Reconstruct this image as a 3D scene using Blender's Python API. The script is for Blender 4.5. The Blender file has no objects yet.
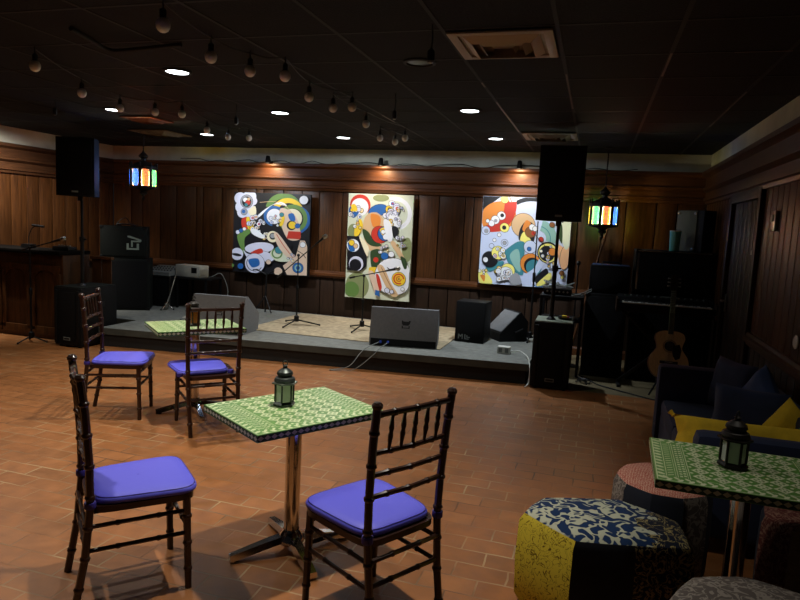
import bpy, bmesh, math, random
from mathutils import Vector, Matrix, noise
random.seed(7)
PI = math.pi
S = bpy.context.scene
COL = S.collection

# ------------------------------------------------------------------ materials
def lin(c):
    return c / 12.92 if c <= 0.04045 else ((c + 0.055) / 1.055) ** 2.4
def rgb(r, g, b):
    return (lin(r / 255), lin(g / 255), lin(b / 255), 1.0)
MATS = {}
def mat(name, col, rough=0.6, metal=0.0, spec=0.5, var=0.0, scale=20.0, bump=0.0, bscale=60.0, emit=None, estr=0.0,
        stretch=(1, 1, 1), island=0.0, alpha=None, coat=0.0, sheen=0.0):
    m = bpy.data.materials.new(name)
    m.use_nodes = True
    nt = m.node_tree
    p = nt.nodes['Principled BSDF']
    p.inputs['Base Color'].default_value = col
    p.inputs['Roughness'].default_value = rough
    p.inputs['Metallic'].default_value = metal
    p.inputs['Specular IOR Level'].default_value = spec
    p.inputs['Coat Weight'].default_value = coat
    p.inputs['Sheen Weight'].default_value = sheen
    tc = nt.nodes.new('ShaderNodeTexCoord')
    mp = nt.nodes.new('ShaderNodeMapping')
    mp.inputs['Scale'].default_value = stretch
    nt.links.new(tc.outputs['Object'], mp.inputs['Vector'])
    if var or island:
        hsv = nt.nodes.new('ShaderNodeHueSaturation')
        hsv.inputs['Color'].default_value = col
        last = None
        if var:
            nz = nt.nodes.new('ShaderNodeTexNoise')
            nz.inputs['Scale'].default_value = scale
            nz.inputs['Detail'].default_value = 6
            nt.links.new(mp.outputs['Vector'], nz.inputs['Vector'])
            mr = nt.nodes.new('ShaderNodeMapRange')
            mr.inputs['From Min'].default_value = 0.25
            mr.inputs['From Max'].default_value = 0.75
            mr.inputs['To Min'].default_value = 1 - var
            mr.inputs['To Max'].default_value = 1 + var
            nt.links.new(nz.outputs['Fac'], mr.inputs['Value'])
            last = mr.outputs['Result']
        if island:
            g = nt.nodes.new('ShaderNodeNewGeometry')
            mr2 = nt.nodes.new('ShaderNodeMapRange')
            mr2.inputs['To Min'].default_value = 1 - island
            mr2.inputs['To Max'].default_value = 1 + island
            nt.links.new(g.outputs['Random Per Island'], mr2.inputs['Value'])
            if last:
                mu = nt.nodes.new('ShaderNodeMath'); mu.operation = 'MULTIPLY'
                nt.links.new(last, mu.inputs[0]); nt.links.new(mr2.outputs['Result'], mu.inputs[1])
                last = mu.outputs[0]
            else:
                last = mr2.outputs['Result']
        nt.links.new(last, hsv.inputs['Value'])
        nt.links.new(hsv.outputs['Color'], p.inputs['Base Color'])
    if bump:
        nb = nt.nodes.new('ShaderNodeTexNoise')
        nb.inputs['Scale'].default_value = bscale
        nb.inputs['Detail'].default_value = 4
        nt.links.new(mp.outputs['Vector'], nb.inputs['Vector'])
        bp = nt.nodes.new('ShaderNodeBump')
        bp.inputs['Strength'].default_value = bump
        bp.inputs['Distance'].default_value = 0.01
        nt.links.new(nb.outputs['Fac'], bp.inputs['Height'])
        nt.links.new(bp.outputs['Normal'], p.inputs['Normal'])
    if emit:
        p.inputs['Emission Color'].default_value = emit
        p.inputs['Emission Strength'].default_value = estr
    MATS[name] = m
    return m

def brick_mat():
    m = bpy.data.materials.new('terracotta_pavers')
    m.use_nodes = True
    nt = m.node_tree; L = nt.links; N = nt.nodes
    p = N['Principled BSDF']
    tc = N.new('ShaderNodeTexCoord')
    b = N.new('ShaderNodeTexBrick')
    b.inputs['Color1'].default_value = (0.0, 0.0, 0.0, 1)
    b.inputs['Color2'].default_value = (1.0, 1.0, 1.0, 1)
    b.inputs['Mortar'].default_value = (0.5, 0.5, 0.5, 1)
    b.inputs['Scale'].default_value = 1.0
    b.inputs['Mortar Size'].default_value = 0.0055
    b.inputs['Mortar Smooth'].default_value = 0.35
    b.inputs['Brick Width'].default_value = 0.252
    b.inputs['Row Height'].default_value = 0.132
    # slight wobble so joints are not ruler straight
    nz0 = N.new('ShaderNodeTexNoise'); nz0.inputs['Scale'].default_value = 5
    L.new(tc.outputs['Object'], nz0.inputs['Vector'])
    vm = N.new('ShaderNodeVectorMath'); vm.operation = 'MULTIPLY_ADD'
    vm.inputs[1].default_value = (0.022, 0.022, 0)
    L.new(nz0.outputs['Color'], vm.inputs[0]); L.new(tc.outputs['Object'], vm.inputs[2])
    L.new(vm.outputs[0], b.inputs['Vector'])
    cr = N.new('ShaderNodeValToRGB')
    e = cr.color_ramp.elements
    e[0].position = 0; e[0].color = rgb(146, 96, 56)
    e[1].position = 1; e[1].color = rgb(162, 106, 62)
    k = cr.color_ramp.elements.new(0.5); k.color = rgb(154, 98, 54)
    L.new(b.outputs['Color'], cr.inputs['Fac'])
    nz = N.new('ShaderNodeTexNoise'); nz.inputs['Scale'].default_value = 9; nz.inputs['Detail'].default_value = 8
    L.new(tc.outputs['Object'], nz.inputs['Vector'])
    mr = N.new('ShaderNodeMapRange'); mr.inputs['From Min'].default_value = .3; mr.inputs['From Max'].default_value = .7
    mr.inputs['To Min'].default_value = .78; mr.inputs['To Max'].default_value = 1.12
    L.new(nz.outputs['Fac'], mr.inputs['Value'])
    hs = N.new('ShaderNodeHueSaturation')
    L.new(cr.outputs['Color'], hs.inputs['Color']); L.new(mr.outputs['Result'], hs.inputs['Value'])
    mx = N.new('ShaderNodeMix'); mx.data_type = 'RGBA'
    mo = N.new('ShaderNodeValToRGB'); mo.color_ramp.elements[0].position = .42; mo.color_ramp.elements[0].color = rgb(84, 60, 40); mo.color_ramp.elements[1].position = .56; mo.color_ramp.elements[1].color = rgb(186, 160, 120)
    nmo = N.new('ShaderNodeTexNoise'); nmo.inputs['Scale'].default_value = 1.3; nmo.inputs['Detail'].default_value = 6
    L.new(tc.outputs['Object'], nmo.inputs['Vector']); L.new(nmo.outputs['Fac'], mo.inputs['Fac']); L.new(mo.outputs['Color'], mx.inputs[7])
    nm = N.new('ShaderNodeTexNoise'); nm.inputs['Scale'].default_value = 2.2
    L.new(tc.outputs['Object'], nm.inputs['Vector'])
    cr2 = N.new('ShaderNodeMapRange'); cr2.inputs['From Min'].default_value = .35; cr2.inputs['From Max'].default_value = .65
    cr2.inputs['To Min'].default_value = .12; cr2.inputs['To Max'].default_value = .95
    L.new(nm.outputs['Fac'], cr2.inputs['Value'])
    mul = N.new('ShaderNodeMath'); mul.operation = 'MULTIPLY'
    L.new(b.outputs['Fac'], mul.inputs[0]); L.new(cr2.outputs['Result'], mul.inputs[1])
    L.new(mul.outputs[0], mx.inputs[0]); L.new(hs.outputs['Color'], mx.inputs[6])
    L.new(mx.outputs[2], p.inputs['Base Color'])
    rr = N.new('ShaderNodeMapRange'); rr.inputs['To Min'].default_value = .3; rr.inputs['To Max'].default_value = .55
    L.new(nz.outputs['Fac'], rr.inputs['Value']); L.new(rr.outputs['Result'], p.inputs['Roughness'])
    p.inputs['Specular IOR Level'].default_value = .4
    bp = N.new('ShaderNodeBump'); bp.inputs['Strength'].default_value = .35; bp.inputs['Distance'].default_value = .004
    inv = N.new('ShaderNodeMath'); inv.operation = 'MULTIPLY_ADD'; inv.inputs[1].default_value = -1.0
    n3 = N.new('ShaderNodeTexNoise'); n3.inputs['Scale'].default_value = 14; n3.inputs['Detail'].default_value = 5
    L.new(tc.outputs['Object'], n3.inputs['Vector'])
    L.new(b.outputs['Fac'], inv.inputs[0]); L.new(n3.outputs['Fac'], inv.inputs[2])
    L.new(inv.outputs[0], bp.inputs['Height']); L.new(bp.outputs['Normal'], p.inputs['Normal'])
    return m

def pattern_mat(name, c1, c2, scale, kind='noise', thr=0.5, width=0.04, rough=0.85, scale2=None, c3=None, stretch=(1, 1, 1)):
    """two-colour cloth: kind noise = blotchy brush strokes, voronoi = crackle lines, wave = woven herringbone"""
    m = bpy.data.materials.new(name); m.use_nodes = True
    nt = m.node_tree; L = nt.links; N = nt.nodes
    p = N['Principled BSDF']; p.inputs['Roughness'].default_value = rough
    p.inputs['Specular IOR Level'].default_value = 0.2
    tc = N.new('ShaderNodeTexCoord'); mp = N.new('ShaderNodeMapping'); mp.inputs['Scale'].default_value = stretch
    L.new(tc.outputs['Object'], mp.inputs['Vector'])
    cr = N.new('ShaderNodeValToRGB'); cr.color_ramp.interpolation = 'LINEAR'
    e = cr.color_ramp.elements
    if kind == 'line':         # thin meandering contour lines of a noise field
        t = N.new('ShaderNodeTexNoise'); t.inputs['Scale'].default_value = scale; t.inputs['Detail'].default_value = 1 if width > .06 else 2
        t.inputs['Distortion'].default_value = .7 if width > .06 else 1.5
        L.new(mp.outputs['Vector'], t.inputs['Vector'])
        s = N.new('ShaderNodeMath'); s.operation = 'SUBTRACT'; s.inputs[1].default_value = thr
        a = N.new('ShaderNodeMath'); a.operation = 'ABSOLUTE'
        L.new(t.outputs['Fac'], s.inputs[0]); L.new(s.outputs[0], a.inputs[0])
        L.new(a.outputs[0], cr.inputs['Fac'])
        e[0].position = width * .7; e[0].color = c2; e[1].position = width; e[1].color = c1
    elif kind == 'voronoi':
        t = N.new('ShaderNodeTexVoronoi'); t.feature = 'DISTANCE_TO_EDGE'; t.inputs['Scale'].default_value = scale
        nz = N.new('ShaderNodeTexNoise'); nz.inputs['Scale'].default_value = scale * .8
        L.new(mp.outputs['Vector'], nz.inputs['Vector'])
        vm = N.new('ShaderNodeVectorMath'); vm.operation = 'MULTIPLY_ADD'; vm.inputs[1].default_value = (.09, .09, .09)
        L.new(nz.outputs['Color'], vm.inputs[0]); L.new(mp.outputs['Vector'], vm.inputs[2])
        L.new(vm.outputs[0], t.inputs['Vector']); L.new(t.outputs['Distance'], cr.inputs['Fac'])
        e[0].position = width; e[0].color = c2; e[1].position = width * 1.25; e[1].color = c1
    elif kind == 'wave':
        t = N.new('ShaderNodeTexWave'); t.inputs['Scale'].default_value = scale; t.inputs['Distortion'].default_value = 6
        t.inputs['Detail'].default_value = 3; t.inputs['Detail Scale'].default_value = 4
        L.new(mp.outputs['Vector'], t.inputs['Vector']); L.new(t.outputs['Fac'], cr.inputs['Fac'])
        e[0].position = thr - .1; e[0].color = c1; e[1].position = thr + .1; e[1].color = c2
    else:
        t = N.new('ShaderNodeTexNoise'); t.inputs['Scale'].default_value = scale; t.inputs['Detail'].default_value = 3
        t.inputs['Distortion'].default_value = 1.2
        L.new(mp.outputs['Vector'], t.inputs['Vector']); L.new(t.outputs['Fac'], cr.inputs['Fac'])
        e[0].position = thr - .02; e[0].color = c1; e[1].position = thr + .02; e[1].color = c2
    L.new(cr.outputs['Color'], p.inputs['Base Color'])
    return m

def glow_glass(name, col, strength):
    m = bpy.data.materials.new(name); m.use_nodes = True
    nt = m.node_tree; L = nt.links; N = nt.nodes
    p = N['Principled BSDF']; p.inputs['Base Color'].default_value = col; p.inputs['Roughness'].default_value = .25
    tc = N.new('ShaderNodeTexCoord')
    v = N.new('ShaderNodeTexVoronoi'); v.feature = 'DISTANCE_TO_EDGE'; v.inputs['Scale'].default_value = 42
    L.new(tc.outputs['Object'], v.inputs['Vector'])
    mr = N.new('ShaderNodeMapRange'); mr.inputs['From Max'].default_value = .3
    mr.inputs['To Min'].default_value = strength * .15; mr.inputs['To Max'].default_value = strength
    L.new(v.outputs['Distance'], mr.inputs['Value'])
    p.inputs['Emission Color'].default_value = col
    L.new(mr.outputs['Result'], p.inputs['Emission Strength'])
    tl = N.new('ShaderNodeBsdfTransparent'); tl.inputs['Color'].default_value = col
    mx = N.new('ShaderNodeMixShader'); mx.inputs[0].default_value = .45
    L.new(p.outputs[0], mx.inputs[1]); L.new(tl.outputs[0], mx.inputs[2])
    L.new(mx.outputs[0], N['Material Output'].inputs['Surface'])
    return m

def clear_glass(name, col, rough=0.05):
    m = bpy.data.materials.new(name); m.use_nodes = True
    p = m.node_tree.nodes['Principled BSDF']
    p.inputs['Base Color'].default_value = col
    p.inputs['Roughness'].default_value = rough
    p.inputs['Transmission Weight'].default_value = 0.85
    p.inputs['IOR'].default_value = 1.25
    return m

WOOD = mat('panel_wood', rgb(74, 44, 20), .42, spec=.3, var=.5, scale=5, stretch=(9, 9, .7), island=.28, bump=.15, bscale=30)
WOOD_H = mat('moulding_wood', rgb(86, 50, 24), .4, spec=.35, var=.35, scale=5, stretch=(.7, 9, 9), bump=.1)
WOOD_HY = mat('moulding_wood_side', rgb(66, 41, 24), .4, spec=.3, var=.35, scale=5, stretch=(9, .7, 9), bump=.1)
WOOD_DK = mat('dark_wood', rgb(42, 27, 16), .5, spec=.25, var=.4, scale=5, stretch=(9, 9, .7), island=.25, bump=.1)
GAP = mat('joint_shadow_wood', rgb(9, 6, 4), .9, spec=.1)
PALE = mat('pale_painted_strip', rgb(196, 198, 184), .8, var=.2, scale=3)
CEIL = mat('black_ceiling_tile', rgb(17, 18, 19), .85, spec=.3, var=.3, scale=6, bump=.5, bscale=90)
TBAR = mat('black_ceiling_bar', rgb(16, 16, 16), .7, var=.4, scale=7)
TBARW = mat('worn_ceiling_bar', rgb(92, 72, 56), .4, var=.5, scale=9)
BRICK = brick_mat()
SIDEFLOOR = mat('worn_side_floor', rgb(112, 100, 72), .6, var=.3, scale=4)
STAGE = mat('grey_stage_carpet', rgb(112, 114, 108), .9, var=.25, scale=14, bump=.3, bscale=200)
STAGELIP = mat('grey_stage_edge', rgb(66, 68, 62), .85, var=.25, scale=8)
SKIRT = mat('black_stage_skirt', rgb(28, 27, 26), .8)
RUG = mat('beige_rug', rgb(168, 152, 122), .95, var=.35, scale=16, bump=.4, bscale=120)
BLACK = mat('black_tolex', rgb(12, 12, 13), .65, spec=.25, bump=.2, bscale=300)
BLACKM = mat('black_metal', rgb(14, 14, 15), .45, spec=.3)
GRILLE = mat('speaker_grille', rgb(9, 9, 11), .7, spec=.2, bump=.6, bscale=500)
DKGREEN = mat('green_black_tolex', rgb(15, 19, 15), .7, spec=.25, bump=.2, bscale=300)
GREYBOX = mat('charcoal_carpeted_box', rgb(112, 114, 116), .75, bump=.2, bscale=300, var=.1, scale=30)
SUBTOP = mat('pale_box_top', rgb(120, 128, 110), .7, var=.2, scale=8)  # top panel paler than the box sides
MARK = mat('white_print', rgb(150, 165, 150), .6)
MARKDIM = mat('grey_print', rgb(120, 124, 120), .6)
DARKMARK = mat('black_print', rgb(8, 8, 9), .6)
CHROME = mat('chrome', rgb(205, 200, 195), .12, metal=1)
STEEL = mat('brushed_steel', rgb(170, 168, 160), .3, metal=1)
CHAIRWOOD = mat('mahogany_lacquer', rgb(46, 25, 17), .3, var=.35, scale=18, stretch=(1, 1, .3), coat=.12)
PURPLE = mat('violet_vinyl', rgb(98, 98, 232), .5, bump=.05, bscale=40)
PURPLEDK = mat('violet_piping', rgb(56, 46, 140), .55)
GREEN = mat('green_lacquer', rgb(94, 144, 68), .38, var=.18, scale=9)
GREENDK = mat('dark_green_lacquer', rgb(54, 88, 50), .55)
CREAM = mat('bone_inlay', rgb(212, 220, 182), .45, var=.12, scale=25)
PEWTER = mat('pewter_lantern', rgb(70, 76, 74), .4, metal=.7, var=.3, scale=40)
SILVERED = mat('silvered_lantern_rim', rgb(150, 160, 155), .3, metal=.8)
BRONZE = mat('dark_bronze', rgb(26, 20, 16), .5, spec=.35)
FROST = mat('frosted_pane', rgb(205, 212, 206), .7, spec=.25)
AMBER = mat('amber_pane', rgb(150, 84, 36), .25)
NAVY = mat('navy_velvet', rgb(20, 36, 70), .8, var=.2, scale=9, sheen=.1)
NAVYLT = mat('slate_blue_cloth', rgb(54, 76, 118), .85, var=.15, scale=12)
YELLOW = mat('mustard_cloth', rgb(232, 194, 46), .85, var=.15, scale=14, bump=.2, bscale=80)
P_YELLOW = pattern_mat('yellow_script_cloth', rgb(214, 192, 60), rgb(110, 88, 20), 26, 'line', .5, .02)
P_BLUE = pattern_mat('indigo_white_print', rgb(20, 44, 82), rgb(176, 178, 158), 17, 'line', .5, .065)
P_NAVYC = mat('navy_cotton', rgb(20, 26, 42), .9, var=.2, scale=12)
P_GOLD = pattern_mat('gold_stitched_navy', rgb(22, 28, 44), rgb(150, 136, 92), 24, 'line', .5, .035)
P_RED = pattern_mat('red_woven_cloth', rgb(158, 72, 62), rgb(205, 165, 145), 45, 'wave', .6)
P_GREY = pattern_mat('grey_brocade', rgb(92, 84, 80), rgb(140, 132, 124), 20, 'line', .5, .06)
P_BROWN = pattern_mat('brown_brocade', rgb(62, 46, 40), rgb(122, 102, 90), 26, 'line', .5, .05)
P_RUST = pattern_mat('rust_brocade', rgb(88, 44, 38), rgb(130, 96, 82), 26, 'line', .5, .05)
BRAID = mat('pale_braid', rgb(150, 140, 124), .9, var=.3, scale=60)
WHITE = mat('white_plastic', rgb(205, 205, 195), .5)
CARTON = mat('pale_carton', rgb(188, 184, 168), .75, var=.1, scale=9)
PAPER = mat('cream_printed_label', rgb(150, 145, 150), .6)
BLUEPLUG = mat('blue_plug', rgb(50, 80, 190), .5)
REDPL = mat('red_plastic', rgb(140, 30, 30), .4)
TEAL = mat('teal_cup', rgb(96, 176, 168), .45)
GREYPANEL = mat('olive_lit_panel', rgb(88, 88, 68), .7, spec=.25, var=.12, scale=6)  # grey panel with the lantern's olive light put into its colour
SPRUCE = mat('guitar_spruce', rgb(226, 200, 148), .35, var=.12, scale=8, stretch=(10, 10, 1))
GSIDE = mat('guitar_side', rgb(96, 52, 28), .35)
FRET = mat('dark_fretboard', rgb(30, 22, 18), .4)
VENTM = mat('beige_vent_metal', rgb(168, 152, 126), .45, metal=.2)
VENTDK = mat('grimy_vent_metal', rgb(136, 118, 92), .5, metal=.2, var=.4, scale=12)
VENTRED = mat('rusty_vent_metal', rgb(150, 98, 74), .5, metal=.2)
LENS = mat('lit_lens', (1, 1, 1, 1), .4, emit=(.88, .95, 1, 1), estr=9)
DEADLENS = mat('dark_lens', rgb(24, 24, 26), .3)
LAMPWARM = mat('warm_lamp_face', (1, 1, 1, 1), .4, emit=(1, .86, .62, 1), estr=14)
BULBGLASS = mat('clear_bulb_glass', rgb(232, 232, 224), .15, spec=1.0)
BULBGLASS.node_tree.nodes['Principled BSDF'].inputs['Transmission Weight'].default_value = .15
BULBGLASS.node_tree.nodes['Principled BSDF'].inputs['IOR'].default_value = 1.45
SOCKET = mat('black_socket', rgb(16, 16, 16), .5)
G_CYAN = glow_glass('seafoam_glass', (.36, .85, .52, 1), 1.5)
G_ORANGE = glow_glass('amber_glass', (.95, .4, .18, 1), 1.5)
G_BLUE = glow_glass('blue_glass', (.2, .44, .98, 1), 1.6)
G_YELLOW = glow_glass('yellow_glass', (.85, .78, .2, 1), 1.3)

# ------------------------------------------------------------------ mesh builder
class MB:
    def __init__(self):
        self.v = []; self.f = []; self.m = []; self.mats = []
    def mi(self, m):
        if m not in self.mats: self.mats.append(m)
        return self.mats.index(m)
    def add(self, vs, fs, m, M=None):
        o = len(self.v); k = self.mi(m)
        for v in vs:
            v = Vector(v)
            self.v.append(M @ v if M is not None else v)
        for f in fs:
            self.f.append([i + o for i in f]); self.m.append(k)
        return self
    def box(self, c, s, m, bev=0.0, M=None):
        x, y, z = s[0] / 2, s[1] / 2, s[2] / 2
        T = Matrix.Translation(Vector(c))
        if M is not None: T = M @ T
        if bev <= 0:
            vs = [(-x, -y, -z), (x, -y, -z), (x, y, -z), (-x, y, -z), (-x, -y, z), (x, -y, z), (x, y, z), (-x, y, z)]
            return self.add(vs, [(0, 3, 2, 1), (4, 5, 6, 7), (0, 1, 5, 4), (1, 2, 6, 5), (2, 3, 7, 6), (3, 0, 4, 7)], m, T)
        bm = bmesh.new()
        bmesh.ops.create_cube(bm, size=1)
        for v in bm.verts: v.co = Vector((v.co.x * 2 * x, v.co.y * 2 * y, v.co.z * 2 * z))
        bev = min(bev, x * .95, y * .95, z * .95)
        bmesh.ops.bevel(bm, geom=list(bm.edges), offset=bev, segments=2, profile=.6, affect='EDGES')
        bm.verts.index_update()
        self.add([v.co.copy() for v in bm.verts], [[v.index for v in f.verts] for f in bm.faces], m, T)
        bm.free(); return self
    def tube(self, pts, r, m, seg=8, cap=True, M=None):
        pts = [Vector(p) for p in pts]; n = len(pts)
        if not hasattr(r, '__len__'): r = [r] * n
        vs = []; fs = []
        t0 = (pts[1] - pts[0]).normalized()
        up = Vector((0, 0, 1)) if abs(t0.z) < .9 else Vector((1, 0, 0))
        a = t0.cross(up).normalized()
        for i in range(n):
            if i == 0: t = t0
            elif i == n - 1: t = (pts[-1] - pts[-2]).normalized()
            else:
                t = (pts[i + 1] - pts[i - 1])
                t = t.normalized() if t.length > 1e-9 else t0
            a = (a - t * a.dot(t)); a = a.normalized() if a.length > 1e-6 else t.orthogonal().normalized()
            b = t.cross(a)
            for k in range(seg):
                w = 2 * PI * k / seg
                vs.append(pts[i] + (a * math.cos(w) + b * math.sin(w)) * r[i])
        for i in range(n - 1):
            for k in range(seg):
                k2 = (k + 1) % seg
                fs.append((i * seg + k, i * seg + k2, (i + 1) * seg + k2, (i + 1) * seg + k))
        if cap:
            fs.append(tuple(reversed(range(seg)))); fs.append(tuple(range((n - 1) * seg, n * seg)))
        return self.add(vs, fs, m, M)
    def lathe(self, prof, m, seg=24, M=None, phase=0.0):
        vs = []; fs = []; n = len(prof)
        for r, z in prof:
            for k in range(seg):
                w = 2 * PI * (k + phase) / seg
                vs.append((max(r, 1e-4) * math.cos(w), max(r, 1e-4) * math.sin(w), z))
        for i in range(n - 1):
            for k in range(seg):
                k2 = (k + 1) % seg
                fs.append((i * seg + k, i * seg + k2, (i + 1) * seg + k2, (i + 1) * seg + k))
        fs.append(tuple(reversed(range(seg)))); fs.append(tuple(range((n - 1) * seg, n * seg)))
        return self.add(vs, fs, m, M)
    def prism(self, poly, h, m, M=None, m_side=None):
        """poly (x,y) extruded 0..h along z"""
        n = len(poly)
        ar = sum(poly[i][0] * poly[(i + 1) % n][1] - poly[(i + 1) % n][0] * poly[i][1] for i in range(n))
        if ar < 0: poly = list(reversed(poly))
        vs = [(x, y, 0) for x, y in poly] + [(x, y, h) for x, y in poly]
        self.add(vs, [tuple(reversed(range(n))), tuple(range(n, 2 * n))], m, M)
        self.add(vs, [(i, (i + 1) % n, n + (i + 1) % n, n + i) for i in range(n)], m_side or m, M)
        return self
    def flat(self, poly, z, m, M=None):
        n = len(poly)
        ar = sum(poly[i][0] * poly[(i + 1) % n][1] - poly[(i + 1) % n][0] * poly[i][1] for i in range(n))
        if ar < 0: poly = list(reversed(poly))
        return self.add([(x, y, z) for x, y in poly], [tuple(range(n))], m, M)
    def sphere(self, c, r, m, seg=14, rings=8, sc=(1, 1, 1), M=None):
        vs = []; fs = []
        for i in range(rings + 1):
            th = PI * i / rings
            rr = max(math.sin(th), 1e-3)
            for k in range(seg):
                w = 2 * PI * k / seg
                vs.append((c[0] + r * sc[0] * rr * math.cos(w), c[1] + r * sc[1] * rr * math.sin(w), c[2] - r * sc[2] * math.cos(th)))
        for i in range(rings):
            for k in range(seg):
                k2 = (k + 1) % seg
                fs.append((i * seg + k, i * seg + k2, (i + 1) * seg + k2, (i + 1) * seg + k))
        return self.add(vs, fs, m, M)
    def build(self, name, parent=None, smooth=35):
        used = sorted({i for f in self.f for i in f}); ix = {u: k for k, u in enumerate(used)}
        self.v = [self.v[u] for u in used]; self.f = [[ix[i] for i in f] for f in self.f]
        me = bpy.data.meshes.new(name)
        me.from_pydata([tuple(v) for v in self.v], [], self.f)
        for m in self.mats: me.materials.append(m)
        me.polygons.foreach_set('material_index', self.m)
        me.update()
        if smooth:
            me.polygons.foreach_set('use_smooth', [True] * len(me.polygons))
            me.set_sharp_from_angle(angle=math.radians(smooth))
        o = bpy.data.objects.new(name, me)
        COL.objects.link(o)
        if parent is not None: o.parent = parent
        return o

def tag(o, label, cat, group=None):
    o['label'] = label; o['category'] = cat
    if group: o['group'] = group
    return o
def thing(name, label, cat, loc=(0, 0, 0), rz=0.0, group=None):
    o = bpy.data.objects.new(name, None); COL.objects.link(o)
    o.empty_display_size = .1
    o.location = loc; o.rotation_euler = (0, 0, math.radians(rz))
    return tag(o, label, cat, group)
def struct(mb, name, smooth=35):
    o = mb.build(name, None, smooth); o['kind'] = 'structure'; return o
KIDS = {}
def dup(root, loc, rz=None, label=None):
    r = root.copy(); COL.objects.link(r); r.location = loc
    if rz is not None: r.rotation_euler = (0, 0, math.radians(rz))
    if label: r['label'] = label
    for ch in list(root.children):
        c = ch.copy(); COL.objects.link(c); c.parent = r
        for g in list(ch.children):
            d = g.copy(); COL.objects.link(d); d.parent = c
    return r
def RX(a): return Matrix.Rotation(math.radians(a), 4, 'X')
def RY(a): return Matrix.Rotation(math.radians(a), 4, 'Y')
def RZ(a): return Matrix.Rotation(math.radians(a), 4, 'Z')
def TR(x, y, z): return Matrix.Translation((x, y, z))
def catmull(P, n=6, closed=False):
    P = [Vector(p) for p in P]; out = []; N = len(P)
    rng = range(N) if closed else range(N - 1)
    for i in rng:
        if closed: a, b, c, d = P[(i - 1) % N], P[i], P[(i + 1) % N], P[(i + 2) % N]
        else: a, b, c, d = P[max(i - 1, 0)], P[i], P[i + 1], P[min(i + 2, N - 1)]
        for k in range(n):
            t = k / n
            out.append(.5 * ((2 * b) + (c - a) * t + (2 * a - 5 * b + 4 * c - d) * t * t + (3 * b - a - 3 * c + d) * t ** 3))
    if not closed: out.append(P[-1])
    return out
def circle(cx, cy, r, n=24, ry=None, rot=0):
    ry = ry or r; c, s = math.cos(math.radians(rot)), math.sin(math.radians(rot))
    out = []
    for k in range(n):
        a = 2 * PI * k / n; x, y = r * math.cos(a), ry * math.sin(a)
        out.append((cx + c * x - s * y, cy + s * x + c * y))
    return out

# ------------------------------------------------------------------ room shell
XL, XR, YB, ZC, YF = -7.5, 1.266, 8.66, 2.62, -1.6
floor = MB()
floor.add([(XL, YF, 0), (XR, YF, 0), (XR, 6.67, 0), (XL, 6.67, 0)], [(0, 1, 2, 3)], BRICK)
floor.add([(XL, 6.67, 0), (XR, 6.67, 0), (XR, YB, 0), (XL, YB, 0)], [(0, 1, 2, 3)], SIDEFLOOR)
floor.add([(XL, YF, -.1), (XR, YF, -.1), (XR, YB, -.1), (XL, YB, -.1)], [(3, 2, 1, 0)], GAP)
struct(floor, 'floor', 0)
ceil = MB()
ceil.box(((XL + XR) / 2, (YF + YB) / 2, ZC + .05), (XR - XL, YB - YF, .1), CEIL)
xs = [-.855 + .587 * k for k in range(-11, 4)]
for k, x in enumerate(xs):
    ceil.box((x, (YF + YB) / 2, ZC - .001), (.022, YB - YF, .004), TBAR)
for j in range(-8, 9):
    y = 3.385 + .587 * j
    if YF < y < YB: ceil.box(((XL + XR) / 2, y, ZC - .0008), (XR - XL, .02, .003), TBAR)
# worn stretches of bar where the black paint has rubbed off
for x, a, b in ((-.855, 5.3, 6.9), (-.855, 4.6, 4.75), (-.268, 4.4, 5.6), (.32, 3.95, 4.5), (.906, 5.0, 6.5), (-2.03, 5.9, 6.3)):
    ceil.box((x, (a + b) / 2, ZC - .003), (.012, b - a, .003), TBARW)
ceil.box((.78, 3.972, ZC - .002), (.28, .012, .004), TBARW)
struct(ceil, 'ceiling', 0)

def planks(mb, length, z0, z1, widths, m, M, th=.018, gap=.012):
    """boards along local x from 0..length, facing local -y, back at y=0"""
    x = 0; i = 0
    while x < length - 1e-3:
        w = min(widths[i % len(widths)], length - x); i += 1
        if length - x - w < .05: w = length - x
        mb.box((x + w / 2, -th / 2, (z0 + z1) / 2), (w - gap, th, z1 - z0), m, .004, M)
        x += w
W_BACK = [.34, .22, .33, .3, .36, .12, .33, .27, .31, .13, .33, .3, .28, .36, .24]
W_SIDE = [.15, .14, .16, .15, .14, .17]
W_LEFT = [.23, .22, .24, .21, .23]
def wall(name, M, length, skip=None, widths=W_BACK):
    b = MB()
    b.box((length / 2, .06, ZC / 2), (length, .08, ZC), GAP, 0, M)
    b.box((length / 2, .01, 2.51), (length, .02, .22), PALE, 0, M)
    segs = [(0, length)] if not skip else [(0, skip[0]), (skip[1], length)]
    for a, c in segs:
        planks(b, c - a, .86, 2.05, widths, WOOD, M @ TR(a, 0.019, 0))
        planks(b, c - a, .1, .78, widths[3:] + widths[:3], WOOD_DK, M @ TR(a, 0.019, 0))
    if skip:
        planks(b, skip[1] - skip[0], 2.06, 2.1, [9], WOOD_DK, M @ TR(skip[0], 0.019, 0))
    return struct(b, name)
MBK = TR(XL, YB, 0)                                   # back wall, faces -y
MLF = TR(XL, YF, 0) @ RZ(90)                          # left wall: local x runs +y, faces +x
MRT = TR(XR, YB, 0) @ RZ(-90)                         # right wall: local x runs -y, faces -x
LR = YB - YF
wall('wall_back', MBK, XR - XL)
wall('wall_left', MLF, LR, None, W_LEFT)
d0, d1 = YB - 6.92, YB - 5.86                          # door opening in local x
wall('wall_right', MRT, LR, (d0, d1), W_SIDE)
def profile_run(mb, prof, x0, x1, m, M):
    """prof: closed list of (y,z) in local frame, run along x"""
    n = len(prof)
    vs = [(x0, y, z) for y, z in prof] + [(x1, y, z) for y, z in prof]
    fs = [tuple(range(n)), tuple(reversed(range(n, 2 * n)))] + [(i, n + i, n + (i + 1) % n, (i + 1) % n) for i in range(n)]
    mb.add(vs, fs, m, M)
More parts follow.
